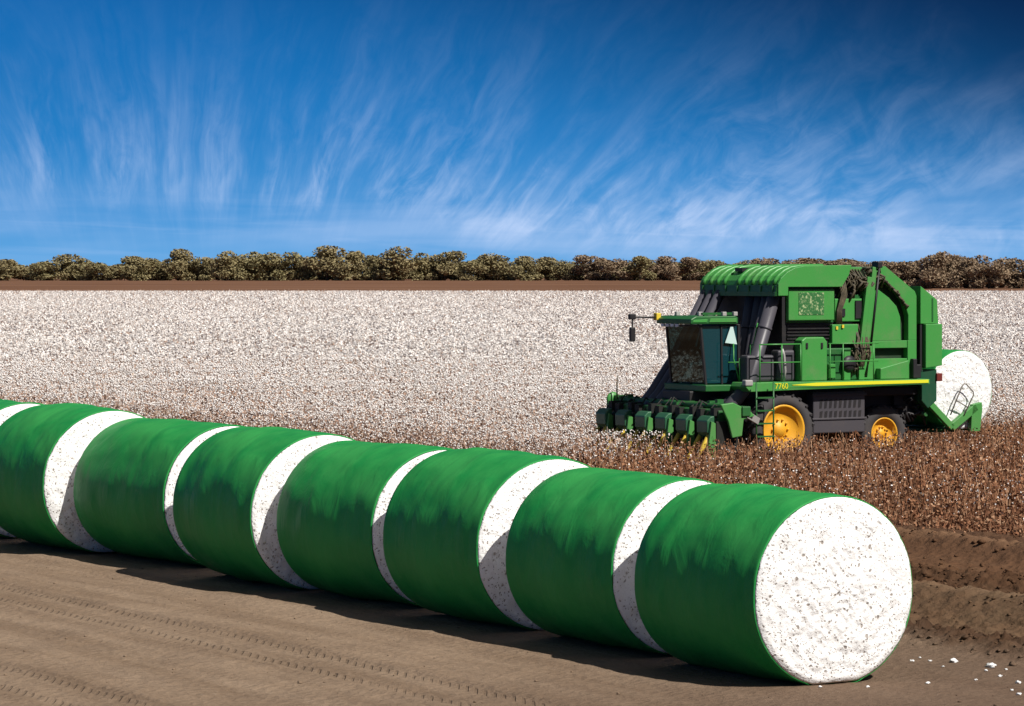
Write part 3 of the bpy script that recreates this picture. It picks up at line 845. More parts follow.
def trunk_mesh():
    b = MB()
    b.tube([(0, 0, -0.02), (0.01, 0, 0.2), (0.0, 0.01, 0.45), (0.03, 0.0, 0.7)], 0.028, 7, 0.010)
    for k in range(5):
        a = k * 1.26; z = 0.25 + 0.07 * k
        b.tube([(0.005, 0, z), (0.12 * math.cos(a), 0.12 * math.sin(a), z + 0.12), (0.2 * math.cos(a), 0.2 * math.sin(a), z + 0.26)], 0.013, 5, 0.004)
    me = bpy.data.meshes.new('trunk'); b.bm.to_mesh(me); b.bm.free(); me.materials.append(M['bark'])
    return me
TRUNK = trunk_mesh()
def tree(u, Y, top, width, brown, label, group):
    X = (u - 512) / FPX * Y
    zb = float(far_z(np.array([Y]))[0])
    zt = CAM_H - (top - 275) * Y / FPX
    h = zt - zb
    root = empty('tree', (X, Y, zb), random.uniform(0, 6.28))
    tag(root, label, 'tree', group)
    wm = width / FPX * Y
    t = link_mesh('trunk', TRUNK, None, root); t.scale = (h, h, h)
    c = link_mesh('crown', random.choice(CROWNS_B if brown else CROWNS), None, root)
    c.scale = (wm / 0.85, wm / 0.85, h * 1.1)
PEAKS = [(8, 260, 40), (40, 259, 34), (68, 254, 36), (98, 259, 32), (130, 257, 40), (152, 258, 30), (178, 250, 36), (205, 257, 28), (228, 251, 34), (250, 252, 36),
         (277, 248, 42), (302, 255, 28), (327, 247, 44), (355, 251, 36), (378, 256, 28), (398, 250, 44), (424, 253, 32), (445, 252, 36), (470, 257, 30),
         (497, 252, 40), (522, 257, 32), (545, 257, 34), (568, 259, 28), (592, 256, 36), (615, 255, 32), (640, 257, 34), (664, 257, 30), (690, 258, 34), (715, 260, 34), (742, 262, 32)]
def trees():
    for (u, t, w) in PEAKS:
        sec = 0 if u < 345 else (1 if u < 560 else 2)
        lab = ('olive tree with a rounded crown in the left third of the far line',
               'olive tree with a rounded crown in the middle of the far tree line',
               'low olive brown tree in the far line just left of the picker roof')[sec]
        grp = ('far trees on the left', 'far trees in the middle', 'far trees left of the picker')[sec]
        tree(u, 1500 + random.uniform(-15, 15), t, w * 1.05, u > 590 and random.random() < 0.6, lab, grp)
    # lower trees filling the line just behind
    u = -120
    while u < 780:
        tree(u, 1545 + random.uniform(-15, 25), 262.5 + random.uniform(-2.0, 2.5), random.uniform(28, 42), u > 560 and random.random() < .6,
             'low bushy tree filling a gap behind the front trees', 'low far trees behind the front ones')
        u += random.uniform(13, 19)
    u = 760
    while u < 1150:
        t = 261 + random.uniform(-2.5, 2)
        if 925 < u < 965: t = 255
        tree(u, (1480 if u < 900 else 960) + random.uniform(-20, 30), t, random.uniform(30, 44), True,
             'reddish brown tree in the far line to the right of the picker', 'far brown trees on the right')
        u += random.uniform(10, 15)
    tree(944, 965, 253, 34, True, 'tallest reddish brown tree rising above the far line right of the picker', 'far brown trees on the right')
trees()

# ------------------------------------------------------------------ cotton picker
PK = empty('cotton_picker', (MO.x, MO.y, 0), MROT)
tag(PK, 'green cotton picker with dark cab, six row header and yellow wheel rims', 'cotton picker')
G, DG, BK = M['green'], M['deep_green'], M['black']

def arc(cx, cz, r, a0, a1, n, rz=None):
    rz = rz or r
    return [(cx + r * math.cos(R(a0 + (a1 - a0) * k / n)), cz + rz * math.sin(R(a0 + (a1 - a0) * k / n))) for k in range(n + 1)]

# chassis
MB().box(-4.5, 1.5, -0.9, 0.9, 1.15, 1.75).box(-0.2, 0.2, -1.35, 1.35, 0.8, 1.15).box(-3.75, -3.3, -0.95, 0.95, 0.65, 1.15).box(-4.6, 1.2, -1.45, 1.3, 1.7, 1.92)\
    .box(-4.3, -2.7, 0.2, 0.75, 0.95, 1.7).box(1.2, 2.1, -0.6, 0.7, 1.1, 1.9).build('chassis', BK, PK, 0.03)

# wheels
def wheel(a, l, z, rad, width, rim_r, side):
    b = MB()
    h = width / 2
    b.lathe([(rim_r, -h * .9), (rad * .80, -h), (rad * .95, -h * .86), (rad * .985, -h * .4), (rad * .985, h * .4), (rad * .95, h * .86), (rad * .80, h), (rim_r, h * .9), (rim_r * .94, h * .5), (rim_r * .94, -h * .5), (rim_r, -h * .9)], (a, l, z), seg=56)
    nl = 22
    for k in range(nl):
        for s in (-1, 1):
            t = 2 * math.pi * (k + (0.25 if s > 0 else -0.25)) / nl
            p0 = Vector((a + rad * .985 * math.cos(t), l + s * 0.02, z + rad * .985 * math.sin(t)))
            t2 = t + 0.10
            p1 = Vector((a + rad * .965 * math.cos(t2), l + s * h * .98, z + rad * .965 * math.sin(t2)))
            b.bar(p0, p1, 0.06, 0.06)
    w = empty('wheel', (0, 0, 0)); w.parent = PK
    b.build('tyre', M['rubber'], w)
    b = MB()
    o = h * 0.62 * side
    r = rim_r
    prof = [(0.0, o * .55), (r * .24, o * .55), (r * .27, o * .30), (r * .55, o * .25), (r * .82, o * .72), (r * .90, o * 1.38), (r * .985, o * 1.50), (r * .99, o * 0.6), (r * .90, o * .2), (0.0, o * .05)]
    b.lathe(prof, (a, l, z), seg=48)
    for k in range(10):
        t = 2 * math.pi * k / 10
        c = (a + r * .36 * math.cos(t), l + o * .30, z + r * .40 * math.sin(t))
        b.lathe([(0.0, -.03 * side), (.028, -.03 * side), (.028, .045 * side), (0.0, .045 * side)], c, seg=8)
    b.build('rim', M['yellow'], w)
for s in (1, -1):
    wheel(0.0, 1.55 * s, 0.93, 0.93, 0.50, 0.64, s)
    wheel(0.0, 0.98 * s, 0.93, 0.93, 0.46, 0.64, s)
    wheel(-3.52, 1.02 * s, 0.72, 0.72, 0.42, 0.42, s)

# platform with stripe and model number
plat = MB().prism([(1.16, 2.13), (1.22, 2.02), (1.1, 1.90), (-2.0, 1.95), (-4.45, 2.0), (-4.45, 2.13)], 1.2, 1.9).box(-4.45, 1.1, -1.9, -1.2, 1.95, 2.13).build('platform', G, PK, 0.015)
MB().prism([(-0.16, 2.055), (-0.9, 2.10), (-4.40, 2.115), (-4.40, 2.035), (-0.9, 2.015), (-0.18, 2.045)], 1.9, 1.912).build('stripe', M['stripe'], plat)
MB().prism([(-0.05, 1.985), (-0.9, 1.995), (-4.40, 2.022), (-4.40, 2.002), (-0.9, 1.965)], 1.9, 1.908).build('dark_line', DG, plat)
def text(body, size, mat, parent, loc, name):
    cu = bpy.data.curves.new(name, 'FONT'); cu.body = body; cu.size = size; cu.extrude = 0.006
    cu.align_x = 'CENTER'; cu.align_y = 'CENTER'
    o = bpy.data.objects.new(name, cu); COL.objects.link(o)
    bpy.context.view_layer.update()
    me = bpy.data.meshes.new_from_object(o)
    bpy.data.objects.remove(o)
    m = link_mesh(name, me, mat, parent)
    m.location = loc; m.rotation_euler = (R(90), 0, R(180))
    return m
text('7760', 0.20, M['stripe'], plat, (0.16, 1.908, 2.025), 'number_marking')
# ladder
b = MB()
for a in (0.52, 1.03): b.tube([(a, 2.08, 0.42), (a, 2.08, 2.15)], 0.022, 6)
for z in (0.48, 0.80, 1.12, 1.44, 1.76): b.box(0.52, 1.03, 2.03, 2.13, z - .018, z + .018)
b.build('ladder', DG, PK)

# the big box: dark inner body, hood, side panels
MB().box(-2.3, -0.15, -1.5, 1.52, 2.13, 4.85).build('inner_body', BK, PK, 0.02)
hood = MB()
outer = [(0.16, 4.55), (0.12, 4.66), (0.02, 4.78), (-0.14, 4.89), (-0.34, 4.965), (-0.6, 5.0), (-2.0, 5.03), (-2.0, 4.93), (-0.6, 4.90), (-0.36, 4.86), (-0.2, 4.80), (-0.06, 4.70), (0.04, 4.55)]
hood.prism(outer, -1.72, 1.72)
hood = hood.build('hood', G, PK, 0.01)
b = MB()
for k in range(11):
    l = -1.62 + k * 0.322
    if k in (4,): continue
    path = [(0.175, l, 4.56), (0.14, l, 4.67), (0.035, l, 4.79), (-0.13, l, 4.905), (-0.33, l, 4.985), (-0.6, l, 5.02), (-1.3, l, 5.03)]
    b.tube(path, 0.055, 6)
b.build('ribs', G, hood)
b = MB()
for (a0, a1, l0, l1) in ((-0.32, -0.05, -0.50, -0.16), (-0.75, -0.5, 0.0, 0.35), (-0.9, -0.6, -1.2, -0.75), (-1.2, -0.95, 0.5, 0.9)):
    zt = 5.03 if a0 < -.45 else 4.94
    b.box(a0, a1, l0, l1, zt - 0.05, zt + 0.045)
b.build('top_opening', BK, hood)
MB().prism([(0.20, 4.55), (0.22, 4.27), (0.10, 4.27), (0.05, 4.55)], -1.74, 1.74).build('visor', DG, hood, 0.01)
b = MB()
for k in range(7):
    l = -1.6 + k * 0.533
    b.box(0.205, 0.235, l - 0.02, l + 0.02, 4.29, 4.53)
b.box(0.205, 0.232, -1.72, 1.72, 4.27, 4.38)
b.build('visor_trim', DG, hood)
side_poly = [(0.18, 4.28), (0.18, 4.58), (0.10, 4.72), (-0.08, 4.87), (-0.32, 4.98), (-0.6, 5.03), (-2.06, 5.055), (-1.98, 4.80), (-1.76, 4.50), (-0.12, 4.50), (-0.12, 4.28)]
for s in (1, -1):
    MB().prism(side_poly, 1.72 * s, 1.80 * s).build('side_panel', G, PK, 0.012)
# emblem door
door = MB().box(-1.60, -0.20, 1.52, 1.70, 3.66, 4.44).build('hatch', G, PK, 0.02)
MB().box(-1.27, -0.50, 1.70, 1.712, 3.80, 4.36).build('emblem', M['emblem'], door)
MB().box(-1.66, -0.12, 1.515, 1.57, 3.60, 4.49).build('hatch_frame', DG, PK, 0.01)
MB().box(-0.2, -0.08, 1.52, 1.58, 2.9, 4.5).build('corner_post', BK, PK, 0.01)
# recess machinery under the hatch
b = MB()
for k in range(5): b.box(-1.62, -0.25, 1.525, 1.56 + 0.02 * (k % 2), 3.18 + k * 0.085, 3.21 + k * 0.085)
b.build('louvre_panel', BK, PK)
# engine cabinet on platform
cab_e = MB().prism([(-0.50, 2.135), (-0.50, 3.16), (-0.62, 3.24), (-1.18, 3.24), (-1.28, 3.12), (-1.28, 2.135)], 1.25, 1.84).build('engine_cabinet', G, PK, 0.03)
MB().box(-0.68, -0.62, 1.84, 1.865, 2.95, 3.10).build('handle', BK, cab_e, 0.008)
MB().box(-1.14, -1.08, 1.84, 1.865, 2.95, 3.10).build('handle', BK, cab_e, 0.008)
# tanks behind the handrail
MB().box(0.05, -0.48, 1.25, 1.60, 2.14, 2.92).build('water_tank', M['grey'], PK, 0.06)
MB().box(0.95, 0.12, 1.20, 1.55, 2.14, 2.80).build('water_tank', M['grey'], PK, 0.06)
# rails
b = MB()
for (a) in (0.78, 0.12, -0.45): b.tube([(a, 1.86, 2.13), (a, 1.86, 3.07)], 0.019, 6)
b.tube([(0.78, 1.86, 3.07), (-0.45, 1.86, 3.07)], 0.019, 6); b.tube([(0.78, 1.86, 2.62), (-0.45, 1.86, 2.62)], 0.016, 6)
b.build('handrail', G, PK)
b = MB()
for a in (-1.35, -1.75, -2.7): b.tube([(a, 1.86, 2.13), (a, 1.86, 3.07)], 0.017, 6)
b.tube([(-1.30, 1.86, 3.07), (-2.85, 1.86, 3.07)], 0.017, 6); b.tube([(-1.30, 1.86, 2.62), (-2.85, 1.86, 2.62)], 0.015, 6)
b.build('handrail', G, PK)
MB().tube([(0.05, 1.75, 3.0), (0.0, 1.78, 2.8), (-0.05, 1.76, 2.4), (-0.05, 1.7, 2.15)], 0.035, 8).build('filler_hose', M['steel'], PK)
# middle cabinets and machinery
MB().box(-2.37, -1.56, 1.25, 1.66, 3.05, 3.55).build('control_cabinet', G, PK, 0.02)
MB().box(-1.72, -1.66, 1.66, 1.69, 3.42, 3.5).box(-1.9, -1.84, 1.66, 1.70, 3.46, 3.54).build('latch', M['lifter'], PK)
MB().box(-2.55, -1.70, 1.20, 1.58, 3.62, 4.20).build('filter_box', G, PK, 0.02)
MB().box(-2.50, -2.32, 1.58, 1.62, 3.70, 4.15).build('slot_cover', BK, PK)
MB().box(-2.0, -1.85, 1.58, 1.61, 3.75, 3.95).build('slot_cover', BK, PK)
MB().box(-2.6, -1.7, 1.15, 1.50, 4.20, 4.30).build('shelf', DG, PK, 0.01)
MB().box(-2.55, -1.32, 1.25, 1.6, 2.14, 2.95).build('pump_guard', DG, PK, 0.03)
MB().box(-2.1, -1.9, 1.6, 1.7, 2.14, 2.9).box(-2.55, -2.38, 1.6, 1.68, 2.14, 2.95).box(-1.62, -1.42, 1.6, 1.72, 2.2, 2.55).build('bracket', G, PK, 0.01)
b = MB()
b.lathe([(0.0, 0), (.17, 0), (.21, .03), (.21, .12), (.10, .16), (0.0, .16)], (-2.05, 1.60, 2.55), seg=24)
b.lathe([(0.0, 0), (.12, 0), (.13, .05), (.0, .08)], (-2.42, 1.62, 2.9), seg=16)
b.build('pulley', BK, PK)
b = MB()
rr = random.Random(3)
for k in range(30):
    a0 = -1.80 - rr.random() * 1.25; z0 = 4.55 + rr.random() * 0.40
    a1 = a0 + rr.uniform(-.25, .25); z1 = z0 + rr.uniform(-.5, .1)
    b.tube([(a0, 1.5, z0), ((a0 + a1) / 2 + rr.uniform(-.1, .1), 1.68 + rr.uniform(0, .08), (z0 + z1) / 2 + .06), (a1, 1.55, z1)], rr.uniform(.018, .045), 6)
for k in range(18):
    a0 = -2.25 - rr.random() * .45; z0 = 2.25 + rr.random() * 0.6
    b.tube([(a0, 1.6, z0), (a0 + rr.uniform(-.1, .1), 1.74, z0 + .12), (a0 + rr.uniform(-.15, .15), 1.64, z0 + rr.uniform(.1, .4))], rr.uniform(.015, .035), 6)
for k in range(5):
    b.tube([(-1.78 - .05 * k, 1.6, 4.7), (-1.85 - .04 * k, 1.66, 4.3), (-1.74 - .03 * k, 1.63, 3.9), (-1.72 - .04 * k, 1.62, 3.5)], .022, 6)
# hoses that follow the curve of the chamber and hang down behind the arm
for k in range(22):
    t = k / 21
    a0 = -2.95 - 0.95 * t; z0 = 4.80 - 0.75 * t ** 1.6
    b.tube([(a0, 1.5, z0), (a0 - .06, 1.62 + rr.uniform(0, .05), z0 - rr.uniform(.02, .12)), (a0 - .12, 1.52, z0 - rr.uniform(.05, .22))], rr.uniform(.018, .04), 6)
for k in range(9):
    a0 = -2.28 - 0.05 * k
    b.tube([(a0, 1.55, 3.55), (a0 + rr.uniform(-.08, .08), 1.7, 3.2), (a0 + rr.uniform(-.1, .1), 1.72, 2.8), (a0 + rr.uniform(-.15, .15), 1.62, 2.2)], rr.uniform(.014, .03), 6)
for k in range(12):
    a0 = -1.85 - .09 * k
    b.tube([(a0, 1.5, 4.95), (a0 - .1, 1.62, 4.75 + rr.uniform(-.08, .08)), (a0 - .22, 1.66, 4.62 + rr.uniform(-.15, .1)), (a0 - .1, 1.55, 4.4)], rr.uniform(.016, .032), 6)
b.build('hydraulic_hose', M['hose'], PK)
# lower grille box
gr = MB().box(-2.62, -1.02, 1.05, 1.60, 0.80, 1.86).build('lower_cabinet', M['grey'], PK, 0.03)
b = MB()
for row in range(2):
    for k in range(9):
        a = -1.22 - k * 0.15; z = 1.55 - row * 0.30
        b.prism([(a, z + .10), (a - .085, z + .12), (a - .055, z - .11), (a + .02, z - .12)], 1.60, 1.606)
b.build('grille', BK, gr)
MB().box(-2.66, -0.98, 1.585, 1.63, 1.14, 1.19).box(-2.66, -0.98, 1.585, 1.63, 1.74, 1.80).build('rim_strip', M['grey'], gr, 0.01)

# bale chamber
body = [(-2.2, 5.03), (-3.30, 5.0), (-4.22, 4.37), (-4.27, 4.25), (-4.27, 2.14), (-2.2, 2.14)]
ch = MB().prism(body, -1.5, 1.36).build('bale_chamber', M['belt'], PK, 0.015)
g_out = [(-2.95, 4.80), (-3.17, 4.68), (-3.58, 4.46), (-3.89, 4.12), (-4.02, 3.77), (-4.02, 3.12)]
g_in = [(-3.80, 3.12), (-3.78, 3.72), (-3.66, 4.0), (-3.42, 4.22), (-3.1, 4.42), (-2.95, 4.50)]
rim = [(-2.95, 5.02), (-3.30, 5.02), (-4.23, 4.385), (-4.285, 4.26), (-4.285, 3.12)] + g_out[::-1]
MB().prism(rim, 1.36, 1.56).build('chamber_rim', G, ch, 0.012)
MB().prism([(-2.62, 4.62), (-2.95, 4.50)] + g_in[::-1][1:] + [(-2.62, 3.12)], 1.36, 1.54).build('chamber_panel', G, ch, 0.012)
MB().prism([(-2.50, 3.12), (-2.50, 2.93), (-2.98, 2.93), (-4.0, 2.93), (-4.0, 3.12)], 1.36, 1.54).box(-4.285, -4.0, 1.36, 1.56, 2.14, 3.12).box(-4.0, -2.5, 1.36, 1.54, 2.14, 2.66).box(-2.98, -2.5, 1.36, 1.54, 2.66, 2.93)\
    .build('chamber_panel', G, ch, 0.012)
for (p0, p1) in (((-2.86, 5.0), (-2.60, 3.0)), ((-2.70, 4.75), (-2.46, 3.0))):
    MB().bar((p0[0], 1.66, p0[1]), (p1[0], 1.66, p1[1]), 0.14, 0.10).build('lift_arm', G, PK, 0.012)
MB().tube([(-2.98, 1.74, 5.08), (-2.70, 1.74, 3.0)], 0.032, 8).build('cylinder_rod', BK, PK)
MB().box(-3.05, -2.9, 1.5, 1.78, 4.98, 5.14).build('pivot_block', BK, PK, 0.02)
MB().box(-2.6, -1.9, -1.4, 1.5, 4.9, 5.0).build('roof_beam', G, PK, 0.01)
MB().prism([(-3.0, 2.14), (-3.0, 2.42), (-3.9, 2.62), (-3.9, 2.14)], 1.55, 1.75).build('green_guard', G, PK, 0.02)
MB().box(-4.2, -4.08, 1.5, 1.7, 2.15, 2.65).box(-4.36, -4.2, 1.5, 1.66, 2.15, 2.5).build('gate_latch', BK, PK, 0.02)
MB().box(-4.56, -4.27, -1.4, 1.12, 2.2, 4.25).build('gate_hinge', BK, PK)
gate = MB().prism([(-4.44, 4.52), (-4.80, 4.28), (-4.98, 4.15), (-5.02, 3.54), (-4.44, 3.54)], -1.5, 1.52).build('rear_gate', G, PK, 0.015)
MB().prism([(-4.55, 3.535), (-5.08, 3.535), (-5.08, 2.46), (-4.55, 2.40)], -1.54, 1.60).build('gate_skirt', G, gate, 0.015)
MB().box(-4.84, -4.80, 1.52, 1.535, 3.6, 4.2).build('gate_seam', DG, gate)
MB().box(-4.50, -4.44, 1.2, 1.5, 2.3, 3.52).build('gate_edge', BK, gate)
# rear frame and cradle under the ejected bale
MB().prism([(-4.35, 2.36), (-4.98, 2.36), (-4.98, 1.55), (-4.70, 1.35), (-4.50, 1.55), (-4.5, 1.95), (-4.35, 2.0)], 1.25, 1.5).build('rear_frame', M['dark_green'], PK, 0.02)
MB().prism([(-4.35, 2.36), (-4.85, 2.36), (-4.85, 1.55), (-4.5, 1.55), (-4.35, 2.0)], -1.5, -1.25).build('rear_frame', M['dark_green'], PK, 0.02)
MB().box(-5.12, -4.94, 1.38, 1.56, 2.05, 2.26).build('tail_lamp', M['red'], PK, 0.02)
for s, l in ((1, 1.42), (-1, -1.42)):
    MB().bar((-4.70, l, 1.56), (-5.52, l, 0.84), 0.17, 0.14).bar((-5.50, l, 0.84), (-6.30, l, 1.36), 0.20, 0.14)\
        .prism([(-6.16, 1.42), (-6.46, 1.48), (-6.48, 1.30), (-6.40, 0.72), (-6.10, 0.72), (-6.13, 1.2)], l - .07, l + .07).build('cradle_arm', G, PK, 0.015)
MB().tube([(-5.5, -1.4, 0.82), (-5.5, 1.4, 0.82)], 0.07, 10).tube([(-4.75, -1.35, 1.2), (-4.75, 1.35, 1.2)], 0.06, 10).tube([(-6.25, -1.4, 0.80), (-6.25, 1.4, 0.80)], 0.07, 10)\
    .box(-5.9, -5.2, -1.2, 1.15, 0.70, 0.78).build('cradle_tray', DG, PK)
b = MB()
wl = 1.50
loop = [(-5.42, wl, 1.17), (-5.78, wl, 1.88), (-5.86, wl, 1.97), (-5.93, wl, 1.96), (-6.16, wl, 1.76), (-6.18, wl, 1.68), (-5.86, wl, 1.15)]
b.tube(loop, 0.019, 6); b.tube([(-5.60, wl, 1.55), (-5.97, wl, 1.36)], 0.016, 6)
b.build('wire_guard', M['wire'], PK)
# dark clutter between rear wheel and cradle
b = MB()
for k in range(16):
    a0 = -3.9 - rr.random() * .8; z0 = 1.1 + rr.random() * .6
    b.tube([(a0, 1.0, z0), (a0 - .1, 1.15 + rr.random() * .1, z0 + rr.uniform(-.15, .15)), (a0 - .3, 1.1, z0 + rr.uniform(-.3, .2))], rr.uniform(.02, .05), 6)
b.box(-4.6, -3.95, 0.7, 1.05, 1.0, 1.7)
b.build('under_frame', BK, PK)

# ducts from header to hood
def duct(path, r=0.15):
    b = MB(); b.tube(path, r, 12)
    for t in (0.25, 0.6):
        p0, p1 = Vector(path[-2]), Vector(path[-1]); c = p0.lerp(p1, t); d = (p1 - p0).normalized() * 0.03
        b.tube([c - d, c + d], r * 1.08, 12)
    b.build('suction_duct', M['duct'], PK)
for l in (-1.62, -1.28, -0.95):
    duct([(2.35, l + 0.25, 1.35), (1.9, l + .22, 1.78), (1.2, l + 0.15, 2.65), (0.12, l + 0.05, 4.35)], 0.135)
for l, a0 in ((1.42, 0.78), (1.10, 0.62), (0.72, 0.42), (0.30, 0.35)):
    duct([(1.7, l, 1.3), (a0 + .35, l, 1.75), (a0, l, 2.15), (-0.05 + (a0 - .35) * .15, l - 0.02, 4.35)], 0.145 if l < 1.4 else 0.17)

# cab
A0, A1, L0, L1, ZB, ZT = 0.78, 1.85, -0.68, 0.90, 2.05, 3.56
def tp(a, l, z):  # windscreen leans: bottom pulled in
    return (a, l, z)
FA_B, FA_T = A1 - 0.10, A1 + 0.06
b = MB()
for l in (L0, L1): b.bar((FA_B, l, ZB), (FA_T, l, ZT), 0.06, 0.06).bar((A0, l, ZB), (A0, l, ZT), 0.08, 0.08)
b.bar((A0 + .02, L0, ZT - .03), (A0 + .02, L1, ZT - .03), 0.08, 0.07).bar((FA_T, L0, ZT - .03), (FA_T, L1, ZT - .03), 0.06, 0.07)
b.bar((1.28, L1 + .01, ZB), (1.30, L1 + .01, ZT), 0.05, 0.05)
cabf = b.build('cab_frame', BK, PK, 0.01)
b = MB(); bm = b.bm
vs = [bm.verts.new(p) for p in ((FA_B + .01, L0 + .03, ZB + .05), (FA_B + .01, L1 - .03, ZB + .05), (FA_T + .01, L1 - .03, ZT - .04), (FA_T + .01, L0 + .03, ZT - .04))]
bm.faces.new(vs)
b.build('windscreen', M['glass'], cabf)
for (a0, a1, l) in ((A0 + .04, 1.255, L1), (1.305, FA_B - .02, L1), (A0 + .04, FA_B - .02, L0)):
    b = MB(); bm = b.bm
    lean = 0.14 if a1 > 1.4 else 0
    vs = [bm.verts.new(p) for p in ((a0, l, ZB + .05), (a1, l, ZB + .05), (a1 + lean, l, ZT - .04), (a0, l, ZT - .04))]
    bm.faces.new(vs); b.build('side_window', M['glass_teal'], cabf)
MB().box(A0 - .03, A0 + .03, L0 + .04, L1 - .04, ZB + .05, ZT - .06).build('rear_wall', BK, cabf)
floor_ = MB().box(0.55, 1.95, L0 - .05, 1.20, 1.90, 2.06).build('cab_floor', DG, PK, 0.02)
MB().box(1.15, 1.60, -0.05, 0.40, 2.15, 2.52).box(0.95, 1.12, -0.08, 0.42, 2.45, 3.15).box(0.97, 1.10, 0.03, 0.32, 3.15, 3.35).build('operator_seat', M['seat'], PK, 0.05)
MB().tube([(1.72, .17, 2.06), (1.60, .17, 2.75)], 0.035, 8).lathe([(0.17, -.015), (0.2, -.015), (0.2, .015), (0.17, .015), (.17, -.015)], (1.60, .17, 2.80), seg=20).build('steering_column', BK, PK)
roof = MB().prism([(0.86, 3.575), (0.86, 3.74), (0.95, 3.775), (2.12, 3.775), (2.27, 3.70), (2.27, 3.575)], -0.60, 1.02).build('cab_roof', DG, PK, 0.025)
MB().prism([(0.92, 3.62), (0.92, 3.715), (1.70, 3.715), (1.74, 3.62)], 1.02, 1.04).prism([(1.80, 3.62), (1.78, 3.70), (2.2, 3.68), (2.22, 3.62)], 1.02, 1.035).build('roof_trim', G, roof, 0.006)
MB().box(0.75, 1.8, 0.75, 0.83, 3.80, 3.86).box(0.85, .95, .75, .83, 3.77, 3.81).box(1.65, 1.75, .75, .83, 3.77, 3.81).build('roof_rail', DG, roof)
for (a, l) in ((1.75, 0.62), (1.25, 0.95), (0.92, .95), (1.95, -.1)):
    MB().box(a - .06, a + .06, l - .05, l + .05, 3.775, 3.88).build('work_lamp', M['steel'], roof, 0.015)
for k in range(4):
    l = -0.35 + k * 0.22
    MB().box(2.24, 2.29, l, l + .13, 3.50, 3.575).build('head_lamp', M['lamp'], roof, 0.012)
MB().box(2.18, 2.32, -0.66, -0.50, 3.66, 3.84).build('amber_lamp', M['lifter'], roof, 0.02)
mir = MB().tube([(2.2, -0.55, 3.72), (2.9, -0.62, 3.74), (2.95, -0.65, 3.7), (2.95, -0.65, 3.35)], 0.022, 6).build('mirror_arm', BK, PK)
MB().box(2.88, 3.02, -0.70, -0.60, 3.12, 3.48).build('mirror', BK, mir, 0.02)
MB().box(2.86, 3.04, -.72, -.60, 3.68, 3.82).build('arm_joint', BK, mir, 0.02)
# warning triangle at the rear half of the side window
tri = MB().prism([(0.98, 3.50), (1.06, 3.50), (1.22, 3.10), (0.86, 3.06)], 0.955, 0.970).build('warning_triangle', M['pale'], PK, 0.004)
# walkway rail round the cab door
b = MB()
for (a, z1) in ((0.62, 3.05), (0.95, 2.72), (0.30, 3.05)): b.tube([(a, 1.22, 2.06), (a, 1.22, z1)], 0.018, 6)
b.tube([(0.62, 1.22, 3.05), (0.10, 1.22, 3.05)], 0.018, 6); b.tube([(1.30, 1.22, 2.62), (0.30, 1.22, 2.62)], 0.016, 6)
b.tube([(0.98, .985, 3.08), (1.02, 1.05, 2.7), (0.92, 1.2, 2.06)], 0.018, 6)
b.tube([(0.45, 1.28, 3.60), (0.72, 1.25, 2.4)], 0.016, 6)
b.build('cab_rail', G, PK)
MB().box(0.45, 0.72, 1.16, 1.30, 2.25, 2.55).build('light_box', M['hose'], PK, 0.03)
MB().box(1.02, 1.25, 1.75, 1.93, 2.05, 2.20).build('step_lamp', M['steel'], PK, 0.03)

# header
hdr = MB().box(1.78, 2.02, -2.72, 2.95, 1.36, 1.60).box(2.03, 2.50, -2.66, 2.62, 1.22, 1.50).tube([(2.20, -2.75, 1.58), (2.20, 2.6, 1.58)], 0.085, 10).tube([(2.42, -2.7, 1.48), (2.42, 2.5, 1.48)], 0.05, 8)\
    .box(1.5, 1.8, -0.9, 0.9, 1.05, 1.5).build('header_frame', DG, PK, 0.02)
b = MB()
for k in range(17):
    l = -2.65 + k * 0.31
    b.box(2.05 + rr.uniform(-.1, .1), 2.28 + rr.uniform(-.1, .1), l, l + rr.uniform(.05, .14), 1.40, 1.62 + rr.uniform(0, .13))
b.box(2.0, 2.12, -2.7, 2.5, 1.40, 1.46)
b.build('linkage', DG, hdr)
b = MB()
for k in range(14):
    l = -2.55 + k * 0.365 + rr.uniform(-.05, .05)
    b.tube([(2.0, l, 1.45), (2.30 + rr.uniform(-.1, .1), l + rr.uniform(-.15, .15), 1.66 + rr.uniform(-.06, .1)), (2.62, l + rr.uniform(-.1, .1), 1.30)], rr.uniform(.018, .035), 6)
for k in range(6):
    l = -2.27 + k * .955
    b.box(2.2, 2.6, l - 0.1, l + .06, 1.32, 1.56)
    if k < 5: b.box(2.3, 2.62, l + .25, l + .45, 1.25, 1.52)
b.build('hose_bundle', M['void'], hdr)
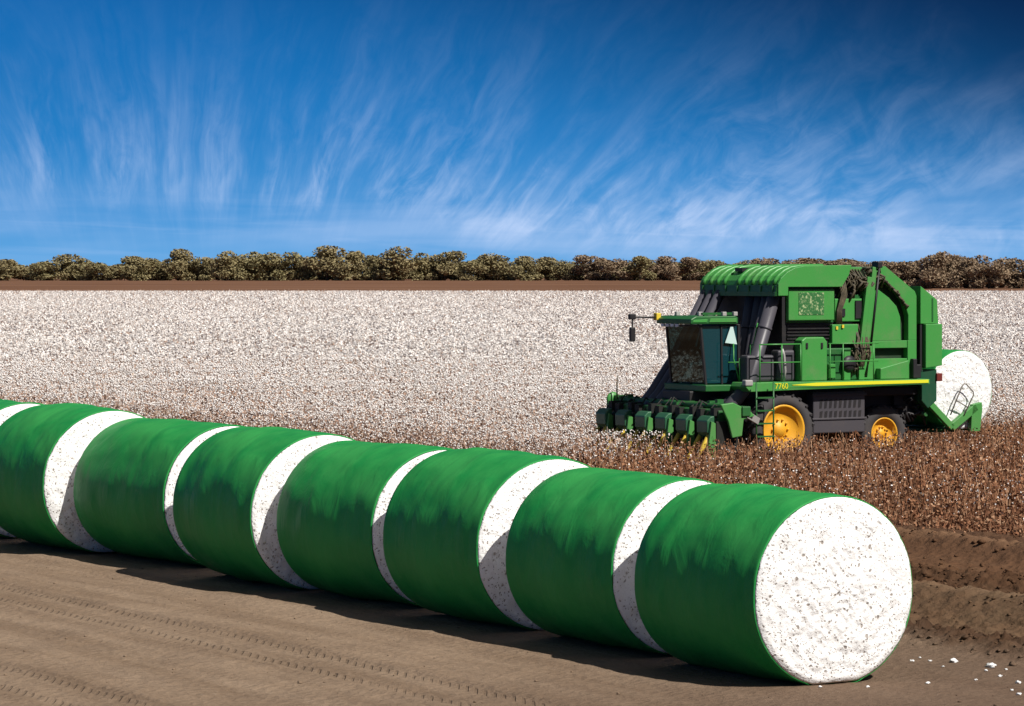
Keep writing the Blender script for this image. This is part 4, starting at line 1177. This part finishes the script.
MB().lathe([(0.0, -.05), (.17, -.05), (.20, 0), (.17, .05), (0, .05)], (2.28, -2.68, 1.58), seg=18).build('end_cap', G, hdr)
MB().tube([(2.3, -2.45, 1.6), (2.3, -2.45, 2.0), (2.28, -2.45, 2.2)], 0.025, 6, 0.012).build('row_marker', M['hose'], hdr)
MB().prism([(2.62, 1.66), (2.25, 1.70), (1.75, 1.48), (1.62, 1.36), (1.95, 1.28), (2.00, 0.88), (2.28, 0.84), (2.40, 1.25)], 2.82, 2.90).build('end_plate', G, hdr, 0.02)
MB().bar((1.85, 2.88, 1.40), (1.35, 2.6, 1.22), 0.16, 0.10).build('end_strut', M['steel'], hdr)
for k in range(6):
    l = -2.27 + k * 0.955
    # upright hood with a rounded brow, the dark drum throat beside and behind it
    unit = MB().prism([(2.78, 1.36), (2.88, 1.26), (2.87, 0.98), (2.79, 0.86), (2.66, 0.86), (2.66, 1.38)], l - 0.30, l + 0.18).build('row_unit', M['hoodplate'], PK, 0.025)
    MB().box(1.98, 2.62, l - 0.42, l + 0.20, 0.42, 1.24).build('drum_housing', M['void'], unit, 0.02)
    MB().box(2.62, 2.70, l - 0.40, l + 0.16, 0.45, 0.92).build('throat', M['void'], unit, 0.02)
    MB().prism([(2.80, 1.25), (2.86, 0.80), (2.90, 0.52), (2.76, 0.30), (2.66, 0.30), (2.68, 1.2)], l + 0.185, l + 0.26).build('side_shield', G, unit, 0.01)
    b = MB()
    # stalk lifter: a tapering point that comes down towards the ground
    for (lo, s) in ((l + 0.12, 1.0), (l - 0.28, 0.8)):
        pts = [(2.76, lo, 0.90), (2.92, lo, 0.68), (3.12, lo, 0.38), (3.26, lo, 0.20)]
        b.tube(pts, 0.085 * s, 8, 0.02)
    b.build('stalk_lifter', M['lifter'], unit)
# bale on the rear cradle (its end faces us): local +x of bale = picker left
bw = PK.matrix_basis
BF = MO + HD * (-5.97) + LT * 1.24
make_bale((BF.x, BF.y), 2.46, 2.05, 2.09, math.atan2(LT.y, LT.x), 400,
          'green wrapped cotton bale with white end resting on the rear cradle of the picker', 'bale carried by the picker', z=0.76, flat=0.985)
